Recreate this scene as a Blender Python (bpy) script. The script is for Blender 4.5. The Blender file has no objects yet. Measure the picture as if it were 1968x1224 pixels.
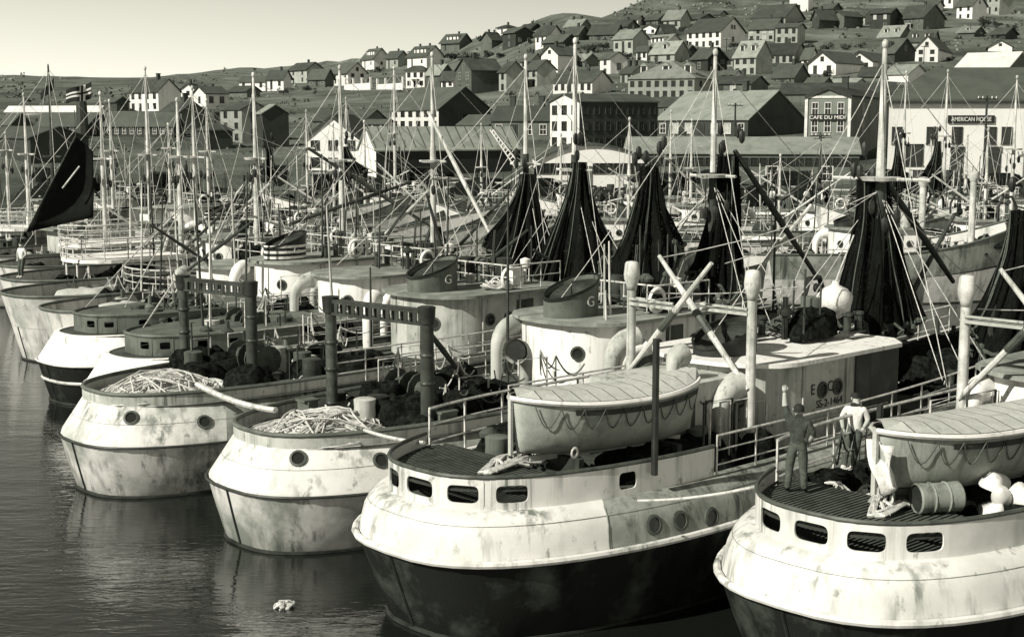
import bpy, bmesh, math, random
from mathutils import Vector, Matrix, noise
from mathutils.bvhtree import BVHTree
R = random.Random(7)
S = bpy.context.scene
C = bpy.data.collections.new("harbour"); S.collection.children.link(C)
# ---------------------------------------------------------------- camera, sky, sun, exposure
FPX, HC = 2703.0, 10.0                       # focal length in photo pixels (1968 wide), eye height above water
PITCH = math.atan(372 / FPX)
cam = bpy.data.objects.new("camera", bpy.data.cameras.new("camera")); C.objects.link(cam)
cam.location = (0, 0, HC); cam.rotation_euler = (math.pi / 2 - PITCH, 0, 0)
cam.data.sensor_width = 36; cam.data.lens = 36 * FPX / 1968; cam.data.clip_start = .5; cam.data.clip_end = 6000
S.camera = cam
SUN = Vector((-.79, -.61, 0)).normalized(); ELEV = 37.0
w = bpy.data.worlds.new("World"); S.world = w; w.use_nodes = True
nt = w.node_tree; nt.nodes.clear()
sky = nt.nodes.new("ShaderNodeTexSky"); sky.sky_type = 'NISHITA'; sky.sun_disc = False
sky.sun_elevation = math.radians(ELEV); sky.sun_rotation = -math.atan2(SUN.x, SUN.y); sky.dust_density = .2; sky.ozone_density = 1.0
bw = nt.nodes.new("ShaderNodeVectorMath"); bw.operation = 'DOT_PRODUCT'; bw.inputs[1].default_value = (.75, .25, .0); tint = nt.nodes.new("ShaderNodeMixRGB"); tint.blend_type = 'MULTIPLY'; tint.inputs[0].default_value = 1
tint.inputs[2].default_value = (1.0, .978, .825, 1)          # a black-and-white print toned warm
bg = nt.nodes.new("ShaderNodeBackground"); bg.inputs[1].default_value = .090
wo = nt.nodes.new("ShaderNodeOutputWorld")
nt.links.new(sky.outputs[0], bw.inputs[0]); nt.links.new(bw.outputs['Value'], tint.inputs[1]); nt.links.new(tint.outputs[0], bg.inputs[0]); nt.links.new(bg.outputs[0], wo.inputs[0])
sl = bpy.data.lights.new("sun", 'SUN'); sl.energy = 4.6; sl.angle = math.radians(.5); sl.color = (1, .965, .855)
so = bpy.data.objects.new("sun", sl); C.objects.link(so)
sdir = Vector((SUN.x * math.cos(math.radians(ELEV)), SUN.y * math.cos(math.radians(ELEV)), math.sin(math.radians(ELEV))))
so.rotation_euler = sdir.to_track_quat('Z', 'Y').to_euler(); so.location = (-40, -30, 60)
vs = S.view_settings; vs.view_transform = 'Standard'; vs.look = 'None'; vs.exposure = .40; vs.gamma = 1; vs.use_curve_mapping = False
# ---------------------------------------------------------------- picture <-> place
CP, SP = math.cos(PITCH), math.sin(PITCH)
def ray(px, py):
    dx, dy = (px - 984) / FPX, (612 - py) / FPX
    return Vector((dx, CP + dy * SP, -SP + dy * CP))
def at(px, py, Y):                            # point of the place at depth Y
    d = ray(px, py); return Vector((0, 0, HC)) + d * (Y / d.y)
def onz(px, py, z):                           # point of the place at height z
    d = ray(px, py); return Vector((0, 0, HC)) + d * ((z - HC) / d.z)
def lerp(tab, x):
    if x <= tab[0][0]: return tab[0][1]
    for (a, b), (c, d) in zip(tab, tab[1:]):
        if x <= c: return b + (d - b) * (x - a) / (c - a)
    return tab[-1][1]
# ---------------------------------------------------------------- materials
def tone(v):
    a = min(1, max(0, (v - .10) / .5))
    t = Vector((.88, 1.0, .86)).lerp(Vector((1.0, .99, .96)), a)
    return (v * t.x, v * t.y, v * t.z, 1)
MATS = {}
def mk(name, v, v2=None, scale=1.5, lo=.45, hi=.65, streak=0, rough=.8, bump=0, bscale=40, wave=0, vary=.0, spec=.3, metal=0, fine=.10, det=8, slo=.52, shi=.72):
    if name in MATS: return MATS[name]
    m = bpy.data.materials.new(name); m.use_nodes = True; n = m.node_tree.nodes; l = m.node_tree.links
    b = n["Principled BSDF"]; b.inputs["Roughness"].default_value = rough; b.inputs["Specular IOR Level"].default_value = spec; b.inputs["Metallic"].default_value = metal
    tc = n.new("ShaderNodeTexCoord"); src = tc.outputs["Object"]
    col = None
    def nz(sc, st=0, d=det):
        mp = n.new("ShaderNodeMapping"); mp.inputs["Scale"].default_value = (1, 1, 1 - st); l.new(src, mp.inputs[0])
        oi = n.new("ShaderNodeObjectInfo"); l.new(oi.outputs["Location"], mp.inputs["Location"])
        t = n.new("ShaderNodeTexNoise"); t.inputs["Scale"].default_value = sc; t.inputs["Detail"].default_value = d; t.inputs["Roughness"].default_value = .65
        l.new(mp.outputs[0], t.inputs[0]); return t.outputs[0]
    def ramp(s, a, c):
        r = n.new("ShaderNodeMapRange"); r.inputs[1].default_value = a; r.inputs[2].default_value = c; l.new(s, r.inputs[0]); return r.outputs[0]
    def mix(f, a, c, mode='MIX'):
        x = n.new("ShaderNodeMixRGB"); x.blend_type = mode
        for k, q in ((0, f), (1, a), (2, c)):
            if hasattr(q, 'is_linked') or hasattr(q, 'links'): l.new(q, x.inputs[k])
            else: x.inputs[k].default_value = q
        return x.outputs[0]
    col = tone(v)
    if v2 is not None:
        col = mix(ramp(nz(scale), lo, hi), col, tone(v2))
        if streak and slo < .52:                     # fine rust and dirt runs, in patches
            mu = n.new("ShaderNodeMath"); mu.operation = 'MULTIPLY'; l.new(ramp(nz(scale * 6.5, .965, 4), slo, slo + .16), mu.inputs[0]); l.new(ramp(nz(scale * 1.3, .5, 3), .42, .66), mu.inputs[1]); col = mix(mu.outputs[0], col, tone(streak))
            m3 = n.new("ShaderNodeMath"); m3.operation = 'MULTIPLY'; l.new(ramp(nz(scale * 5, .3, 10), .60, .69), m3.inputs[0]); m3.inputs[1].default_value = .7; col = mix(m3.outputs[0], col, tone(streak * .7))
        elif streak: col = mix(ramp(nz(scale * 2.2, .93), slo, shi), col, tone(streak))
    if fine: 
        g = mix(ramp(nz(22, 0, 3), .3, .75), (1, 1, 1, 1), (1 - fine * 2, 1 - fine * 2, 1 - fine * 2, 1)); col = mix(1.0, col, g, 'MULTIPLY')
    if vary:
        oi = n.new("ShaderNodeObjectInfo"); r = n.new("ShaderNodeMapRange"); r.inputs[3].default_value = 1 - vary; r.inputs[4].default_value = 1 + vary * .6; l.new(oi.outputs["Random"], r.inputs[0])
        cc = n.new("ShaderNodeCombineColor")
        for k in range(3): l.new(r.outputs[0], cc.inputs[k])
        col = mix(1.0, col, cc.outputs[0], 'MULTIPLY')
    if hasattr(col, 'links'): l.new(col, b.inputs["Base Color"])
    else: b.inputs["Base Color"].default_value = col
    h = None
    if bump: h = nz(bscale, 0, 4)
    if wave:
        wv = n.new("ShaderNodeTexWave"); wv.wave_type = 'BANDS'; wv.bands_direction = 'Z'; wv.wave_profile = 'SAW'; wv.inputs["Scale"].default_value = wave; l.new(src, wv.inputs[0]); h = wv.outputs[0]
    if h is not None:
        bp = n.new("ShaderNodeBump"); bp.inputs["Strength"].default_value = bump or .35; bp.inputs["Distance"].default_value = .03; l.new(h, bp.inputs["Height"]); l.new(bp.outputs[0], b.inputs["Normal"])
    MATS[name] = m; return m
M = {}
for nm, a in dict(
    wall_white=dict(v=.82, v2=.72, scale=.35, streak=.62, wave=2.2, vary=.12), wall_light=dict(v=.38, v2=.28, scale=.4, streak=.27, wave=2.2, vary=.2),
    wall_mid=dict(v=.14, v2=.10, scale=.4, streak=.085, wave=2.2, vary=.3), wall_dark=dict(v=.05, v2=.035, scale=.4, streak=.045, wave=2.2, vary=.35),
    roof_dark=dict(v=.05, v2=.075, scale=.3, streak=.035, bump=.4, bscale=6, vary=.3), roof_mid=dict(v=.085, v2=.06, scale=.35, streak=.07, bump=.4, bscale=6, vary=.3),
    roof_light=dict(v=.28, v2=.2, scale=.4, streak=.17, bump=.3, bscale=6, vary=.25), roof_white=dict(v=.72, v2=.6, scale=.3, streak=.52, bump=.1, bscale=6),
    facade_white=dict(v=.88, v2=.80, scale=.25, streak=.74, wave=2.2), hull_low=dict(v=.60, v2=.24, scale=.6, lo=.42, hi=.62, streak=.06, rough=.6, bump=.05, bscale=3, fine=.04, slo=.46, shi=.62),
    net_pile=dict(v=.006, v2=.03, scale=6, lo=.4, hi=.7, streak=.004, rough=1, spec=.03, bump=.9, bscale=30),
    wall_cafe=dict(v=.22, v2=.17, scale=.4, streak=.14, wave=2.2),
    trim=dict(v=.72, v2=.55, scale=2), glass=dict(v=.02, rough=.12, spec=.5, fine=0), brick=dict(v=.06, v2=.04, scale=2, bump=.4, bscale=8),
    blind=dict(v=.45, v2=.3, scale=3), wood=dict(v=.10, v2=.055, scale=2, streak=.035, bump=.3), timber_dark=dict(v=.045, v2=.03, scale=2, streak=.02),
    stone=dict(v=.22, v2=.12, scale=.6, streak=.08, bump=.5, bscale=3), concrete=dict(v=.26, v2=.17, scale=.25, streak=.1, bump=.3, bscale=5),
    leaf=dict(v=.045, v2=.09, scale=.5, lo=.4, hi=.6, rough=.7, vary=.35), bark=dict(v=.06),
    hull_white=dict(v=.71, v2=.52, scale=.6, lo=.42, hi=.72, streak=.17, rough=.55, bump=.05, bscale=3, fine=.03, slo=.47, shi=.66), hull_stain_shade=dict(v=.33, v2=.17, scale=.9, lo=.42, hi=.62, streak=.06, rough=.6, bump=.06, bscale=3, fine=.05, slo=.44, shi=.60),
    hull_grey=dict(v=.66, v2=.40, scale=.6, lo=.44, hi=.64, streak=.15, rough=.6, bump=.05, bscale=3, fine=.04, slo=.46, shi=.62), hull_black=dict(v=.016, v2=.10, scale=.8, lo=.50, hi=.76, streak=.008, rough=.6, spec=.15, bump=.1, bscale=5),
    hull_dirt_shade=dict(v=.30, v2=.14, scale=.9, lo=.4, hi=.62, streak=.05, rough=.65, bump=.06, bscale=3, fine=.05, slo=.44, shi=.6), boot=dict(v=.04, v2=.015, scale=2, rough=.5),
    cabin_white=dict(v=.82, v2=.66, scale=.9, lo=.5, hi=.75, streak=.34, rough=.55, fine=.04, slo=.5, shi=.66), cabin_cream=dict(v=.50, v2=.34, scale=.9, streak=.15, rough=.6, fine=.05, slo=.47, shi=.62),
    grey_paint=dict(v=.15, v2=.09, scale=1.2, streak=.06, rough=.6), dark_paint=dict(v=.04, v2=.07, scale=2, rough=.5, streak=.02), black_steel=dict(v=.02, v2=.04, scale=3, rough=.5),
    steel=dict(v=.09, v2=.04, scale=3, rough=.5, bump=.1), mast_white=dict(v=.70, v2=.40, scale=1.4, lo=.4, hi=.62, streak=.2, rough=.6, slo=.5, shi=.62), mast_dark=dict(v=.06, v2=.035, scale=2, streak=.02),
    deck=dict(v=.085, v2=.04, scale=1.2, streak=.03, rough=.85, bump=.2, bscale=10), roof_deck=dict(v=.34, v2=.18, scale=1.0, lo=.42, hi=.62, streak=.13), rope=dict(v=.66, v2=.34, scale=6, bump=.4, bscale=90, rough=.9),
    rope_dark=dict(v=.10, v2=.05, scale=6, rough=.9), rail=dict(v=.66, v2=.3, scale=5, rough=.5), canvas=dict(v=.52, v2=.42, scale=2, lo=.4, hi=.7, streak=.36, bump=.2, bscale=25, rough=.9),
    boat_grey=dict(v=.34, v2=.24, scale=1.5, streak=.16, rough=.55), sailcloth=dict(v=.010, v2=.016, scale=2, rough=.95, spec=.08), flag_dark=dict(v=.025, rough=.9, spec=.1), flag_pale=dict(v=.6, rough=.9),
    lifering=dict(v=.78, v2=.6, scale=5), porcelain=dict(v=.8), skin=dict(v=.40, fine=0, rough=.6), hair=dict(v=.02), shirt=dict(v=.72, v2=.6, scale=8, bump=.7, bscale=13), jersey=dict(v=.06, v2=.035, scale=8, bump=.8, bscale=16),
    trouser=dict(v=.10, v2=.06, scale=8, bump=.8, bscale=14), shoe=dict(v=.02), canvas_shoe=dict(v=.6), sign_black=dict(v=.02), lettering=dict(v=.7, fine=0), lettering_dark=dict(v=.03, fine=0), float_glass=dict(v=.1, rough=.2),
    ).items(): M[nm] = mk(nm, **a)
def net_material():
    m = bpy.data.materials.new("net_mesh"); m.use_nodes = True; n = m.node_tree.nodes; l = m.node_tree.links
    b = n["Principled BSDF"]; b.inputs["Roughness"].default_value = 1; b.inputs["Specular IOR Level"].default_value = .05
    tc = n.new("ShaderNodeTexCoord"); t = n.new("ShaderNodeTexNoise"); t.inputs["Scale"].default_value = 2.2; t.inputs["Detail"].default_value = 9; t.inputs["Roughness"].default_value = .8
    mp = n.new("ShaderNodeMapping"); mp.inputs["Scale"].default_value = (1.6, 1.6, .35); l.new(tc.outputs["Object"], mp.inputs[0]); l.new(mp.outputs[0], t.inputs[0])
    r = n.new("ShaderNodeValToRGB"); r.color_ramp.elements[0].position = .38; r.color_ramp.elements[0].color = tone(.004); r.color_ramp.elements[1].position = .74; r.color_ramp.elements[1].color = tone(.02)
    l.new(t.outputs[0], r.inputs[0]); l.new(r.outputs[0], b.inputs["Base Color"])
    bp = n.new("ShaderNodeBump"); bp.inputs["Strength"].default_value = 1; bp.inputs["Distance"].default_value = .12; l.new(t.outputs[0], bp.inputs["Height"]); l.new(bp.outputs[0], b.inputs["Normal"])
    t2 = n.new("ShaderNodeTexNoise"); t2.inputs["Scale"].default_value = 38; t2.inputs["Detail"].default_value = 3; l.new(tc.outputs["Object"], t2.inputs[0])
    a = n.new("ShaderNodeMapRange"); a.inputs[1].default_value = .36; a.inputs[2].default_value = .46; a.inputs[3].default_value = .42; l.new(t2.outputs[0], a.inputs[0]); l.new(a.outputs[0], b.inputs["Alpha"])
    return m
M['net'] = net_material()
def ground_material():
    m = bpy.data.materials.new("hillside"); m.use_nodes = True; n = m.node_tree.nodes; l = m.node_tree.links
    b = n["Principled BSDF"]; b.inputs["Roughness"].default_value = 1; b.inputs["Specular IOR Level"].default_value = .05
    tc = n.new("ShaderNodeTexCoord")
    def nz(s, d=10, r=.7):
        t = n.new("ShaderNodeTexNoise"); t.inputs["Scale"].default_value = s; t.inputs["Detail"].default_value = d; t.inputs["Roughness"].default_value = r; l.new(tc.outputs["Object"], t.inputs[0]); return t.outputs[0]
    r = n.new("ShaderNodeValToRGB"); e = r.color_ramp.elements; e[0].position = .36; e[0].color = tone(.07); e[1].position = .68; e[1].color = tone(.27); x = e.new(.5); x.color = tone(.15)
    l.new(nz(.035), r.inputs[0])
    r2 = n.new("ShaderNodeMapRange"); r2.inputs[1].default_value = .60; r2.inputs[2].default_value = .70; l.new(nz(.09, 12, .8), r2.inputs[0])
    mx = n.new("ShaderNodeMixRGB"); mx.inputs[2].default_value = tone(.42); l.new(r2.outputs[0], mx.inputs[0]); l.new(r.outputs[0], mx.inputs[1]); l.new(mx.outputs[0], b.inputs["Base Color"])
    bp = n.new("ShaderNodeBump"); bp.inputs["Strength"].default_value = 1; bp.inputs["Distance"].default_value = 1.5; l.new(nz(.25, 10, .8), bp.inputs["Height"]); l.new(bp.outputs[0], b.inputs["Normal"])
    return m
M['ground'] = ground_material()
def water_material():
    m = bpy.data.materials.new("harbour_water"); m.use_nodes = True; n = m.node_tree.nodes; l = m.node_tree.links
    b = n["Principled BSDF"]; b.inputs["Base Color"].default_value = (.008, .010, .008, 1); b.inputs["Roughness"].default_value = .06; b.inputs["IOR"].default_value = 1.5; b.inputs["Specular IOR Level"].default_value = 1.0
    tc = n.new("ShaderNodeTexCoord")
    def nz(s, sx, sy, d, rot):
        mp = n.new("ShaderNodeMapping"); mp.inputs["Scale"].default_value = (sx, sy, 1); mp.inputs["Rotation"].default_value = (0, 0, rot); l.new(tc.outputs["Object"], mp.inputs[0])
        t = n.new("ShaderNodeTexNoise"); t.inputs["Scale"].default_value = s; t.inputs["Detail"].default_value = d; t.inputs["Roughness"].default_value = .5; t.inputs["Distortion"].default_value = .6; l.new(mp.outputs[0], t.inputs[0]); return t.outputs[0]
    ad = n.new("ShaderNodeMath"); ad.operation = 'ADD'; l.new(nz(.55, .5, 1.6, 4, .12), ad.inputs[0])
    m2 = n.new("ShaderNodeMath"); m2.operation = 'MULTIPLY'; m2.inputs[1].default_value = .45; l.new(nz(3.2, .6, 1.6, 3, -.15), m2.inputs[0]); l.new(m2.outputs[0], ad.inputs[1])
    bp = n.new("ShaderNodeBump"); bp.inputs["Strength"].default_value = .8; bp.inputs["Distance"].default_value = .036; m3 = n.new("ShaderNodeMapRange"); m3.inputs[1].default_value = .35; m3.inputs[2].default_value = .65; m3.inputs[3].default_value = .35; m3.inputs[4].default_value = 1.25; l.new(nz(.10, .5, 1.3, 3, .3), m3.inputs[0])
    m4 = n.new("ShaderNodeMath"); m4.operation = 'MULTIPLY'; l.new(ad.outputs[0], m4.inputs[0]); l.new(m3.outputs[0], m4.inputs[1]); l.new(m4.outputs[0], bp.inputs["Height"]); l.new(bp.outputs[0], b.inputs["Normal"])
    return m
M['water'] = water_material()
# ---------------------------------------------------------------- mesh helpers
class MB:
    def __init__(s): s.v = []; s.f = []
    def add(s, v, f):
        o = len(s.v); s.v += [tuple(p) for p in v]; s.f += [tuple(i + o for i in q) for q in f]; return s
    def box(s, c, d, rz=0, tilt=None):
        x, y, z = d[0] / 2, d[1] / 2, d[2] / 2
        P = [Vector(q) for q in ((-x, -y, -z), (x, -y, -z), (x, y, -z), (-x, y, -z), (-x, -y, z), (x, -y, z), (x, y, z), (-x, y, z))]
        if tilt is not None: P = [tilt @ p for p in P]
        if rz: P = [Matrix.Rotation(rz, 3, 'Z') @ p for p in P]
        return s.add([p + Vector(c) for p in P], [(0, 3, 2, 1), (4, 5, 6, 7), (0, 1, 5, 4), (1, 2, 6, 5), (2, 3, 7, 6), (3, 0, 4, 7)])
    def loft(s, rings, cap0=True, cap1=True, closed=True):
        n = len(rings[0]); o = len(s.v)
        for r in rings: s.v += [tuple(p) for p in r]
        for i in range(len(rings) - 1):
            for j in range(n if closed else n - 1):
                k = (j + 1) % n; s.f.append((o + i * n + j, o + i * n + k, o + (i + 1) * n + k, o + (i + 1) * n + j))
        if cap0: s.f.append(tuple(o + j for j in reversed(range(n))))
        if cap1: s.f.append(tuple(o + (len(rings) - 1) * n + j for j in range(n)))
        return s
    def tube(s, pts, r, seg=6, caps=True):
        pts = [Vector(p) for p in pts]; rings = []
        if len(pts) < 2: return s
        up = None
        for i, p in enumerate(pts):
            d = (pts[min(i + 1, len(pts) - 1)] - pts[max(i - 1, 0)])
            if d.length < 1e-6: d = Vector((0, 0, 1))
            d.normalize()
            if up is None: up = Vector((0, 0, 1)) if abs(d.z) < .9 else Vector((1, 0, 0))
            a = d.cross(up)
            if a.length < 1e-4: a = d.cross(Vector((.3, .9, .2)))
            a.normalize(); b = a.cross(d); up = b
            rr = r[i] if isinstance(r, (list, tuple)) else r
            rings.append([p + (a * math.cos(t) + b * math.sin(t)) * rr for t in (2 * math.pi * k / seg for k in range(seg))])
        return s.loft(rings, caps, caps)
    def lathe(s, prof, c=(0, 0, 0), seg=12, caps=True, axis=None):
        c = Vector(c); q = axis.to_track_quat('Z', 'Y') if axis is not None else None; rings = []
        for r, z in prof:
            ring = [Vector((r * math.cos(2 * math.pi * k / seg), r * math.sin(2 * math.pi * k / seg), z)) for k in range(seg)]
            rings.append([(q @ p if q else p) + c for p in ring])
        return s.loft(rings, caps, caps)
    def quad(s, a, b, c, d): return s.add([a, b, c, d], [(0, 1, 2, 3)])
    def build(s, name, mat, parent=None, smooth=False, loc=None, weld=False):
        me = bpy.data.meshes.new(name); me.from_pydata(s.v, [], s.f); me.update()
        if weld:
            bm = bmesh.new(); bm.from_mesh(me); bmesh.ops.remove_doubles(bm, verts=bm.verts, dist=.0008); bmesh.ops.recalc_face_normals(bm, faces=bm.faces); bm.to_mesh(me); bm.free()
        o = bpy.data.objects.new(name, me); C.objects.link(o)
        for m in (mat if isinstance(mat, list) else [mat]): me.materials.append(M[m] if isinstance(m, str) else m)
        if smooth:
            me.polygons.foreach_set("use_smooth", [True] * len(me.polygons))
            if smooth != 'all': me.set_sharp_from_angle(angle=math.radians(38))
        if parent is not None: o.parent = parent
        if loc is not None: o.location = loc
        return o
def tag(o, label=None, cat=None, group=None, kind=None):
    if label: o['label'] = label
    if cat: o['category'] = cat
    if group: o['group'] = group
    if kind: o['kind'] = kind
    return o
def thing(name, label, cat, loc=(0, 0, 0), rz=0, group=None):
    o = bpy.data.objects.new(name, None); C.objects.link(o); o.location = loc; o.rotation_euler = (0, 0, rz); o.empty_display_size = .3
    return tag(o, label, cat, group)
def share(src, parent=None, loc=None, rot=None, scale=None, name=None):
    o = src.copy(); C.objects.link(o)
    if name: o.name = name
    if parent is not None: o.parent = parent
    if loc is not None: o.location = loc
    if rot is not None: o.rotation_euler = rot
    if scale is not None: o.scale = scale
    return o
def sag(a, b, d=.3, n=8):
    a, b = Vector(a), Vector(b); return [a.lerp(b, i / n) - Vector((0, 0, d * 4 * (i / n) * (1 - i / n))) for i in range(n + 1)]
def text(s, size, mat, parent, loc, rot, name="lettering", extrude=.015, sx=1.0):
    c = bpy.data.curves.new(name, 'FONT'); c.body = s; c.size = size; c.extrude = extrude; c.align_x = 'CENTER'; c.align_y = 'CENTER'
    q = bpy.data.objects.new(name, c); C.objects.link(q); me = bpy.data.meshes.new_from_object(q.evaluated_get(bpy.context.evaluated_depsgraph_get())); bpy.data.objects.remove(q); me.materials.clear(); me.materials.append(M[mat])
    t = bpy.data.objects.new(name, me); C.objects.link(t); t.parent = parent; t.location = loc; t.rotation_euler = rot; t.scale = (sx, 1, 1); return t
# ---------------------------------------------------------------- the setting: water, hill, quay
MB().quad((-900, -60, 0), (900, -60, 0), (900, 1400, 0), (-900, 1400, 0)).build("water", 'water')['kind'] = 'structure'
GR = [(-60, 1000), (0, 760), (60, 580), (120, 430), (180, 310), (240, 230), (265, 200), (300, 175), (340, 151), (402, 125)]
GL = [(120, 1900), (138, 1300), (147, 1000), (165, 650), (190, 450), (215, 330), (240, 260), (262, 215), (300, 180), (340, 151), (402, 125)]
RIDGE = [(-1500, 150), (0, 143), (100, 148), (200, 149), (300, 148), (400, 137), (450, 131), (540, 127), (620, 120), (700, 112), (780, 104), (850, 95), (920, 72), (960, 60), (1000, 50), (1035, 37), (1060, 29), (1100, 27), (1140, 32), (1155, 36), (1180, 25), (1200, 15), (1230, 2), (1300, -30), (1500, -50), (3500, -55)]
def GD(px, py):
    a = min(1, max(0, (px - 400) / 700)); return math.exp((1 - a) * math.log(lerp(GL, py)) + a * math.log(lerp(GR, py)))
def ground(px, py): return at(px, py, GD(px, py))
cols = [-1700 + 24 * i for i in range(222)]; NR = 64; vv, ff = [], []
for px in cols:
    r = lerp(RIDGE, px)
    for j in range(NR):
        py = 402 + (r - 402) * (j / (NR - 1)); p = ground(px, py)
        amp = .0012 * p.y * min(1, j / 6); p.z += amp * (noise.fractal(p * .02, 1, 2, 5) * 1.4) if j else 0
        vv.append(p)
    e = vv[-1]
    for k, (a, b) in enumerate(((1.05, -.02), (1.25, -.12), (1.7, -.3))): vv.append(Vector((e.x * a, e.y * a, e.z + (e.z + 5) * b)))
H = NR + 3
for i in range(len(cols) - 1):
    for j in range(H - 1): ff.append((i * H + j, (i + 1) * H + j, (i + 1) * H + j + 1, i * H + j + 1))
g = MB().add(vv, ff).build("hillside", 'ground', smooth='all'); g['kind'] = 'structure'
q0, q1 = at(-1700, 402, 125), at(3600, 402, 125)
MB().box(((q0.x + q1.x) / 2, 123.5, .15), (q1.x - q0.x, 3.6, 4.6)).build("quay", 'stone')['kind'] = 'structure'
# ---------------------------------------------------------------- the town
def frame_mesh():
    b = MB()
    for c, d in (((0, -.04, .5), (1.12, .1, .06)), ((0, -.04, -.5), (1.2, .14, .06)), ((-.5, -.04, 0), (.1, .1, 1)), ((.5, -.04, 0), (.1, .1, 1)), ((0, -.02, 0), (.9, .05, .05)), ((0, -.018, 0), (.05, .045, .96))): b.box(c, d)
    nf = len(b.f); b.box((0, .01, 0), (.94, .03, .95)); o = b.build("window", ['trim', 'glass'])
    for p in o.data.polygons:
        if p.index >= nf: p.material_index = 1
    return o
WIN = frame_mesh(); WINMESH = WIN.data; WD = WINMESH.copy(); WD.materials[0] = M['wall_dark']; WG = WINMESH.copy(); WG.materials[0] = M['wall_light']; WB = WINMESH.copy(); WB.materials[1] = M['blind']; bpy.data.objects.remove(WIN)
DOORMESH = MB().box((0, -.02, 0), (1, .1, 1)).box((0, -.05, .1), (.5, .1, .55)).build("door", 'timber_dark'); _d = DOORMESH.data; bpy.data.objects.remove(DOORMESH); DOORMESH = _d
def put_window(root, wallkey, u, z, wd=.95, ht=1.5, mesh=None, name="window"):
    """wallkey 'l': on plane x=0 at y=u ; 'r': on plane y=0 at x=u"""
    o = bpy.data.objects.new(name, mesh or WINMESH); C.objects.link(o); o.parent = root; o.scale = (wd, 1, ht)
    if wallkey == 'l': o.location = (-.005, u, z); o.rotation_euler = (0, 0, -math.pi / 2)
    else: o.location = (u, -.03, z)
    return o
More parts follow.
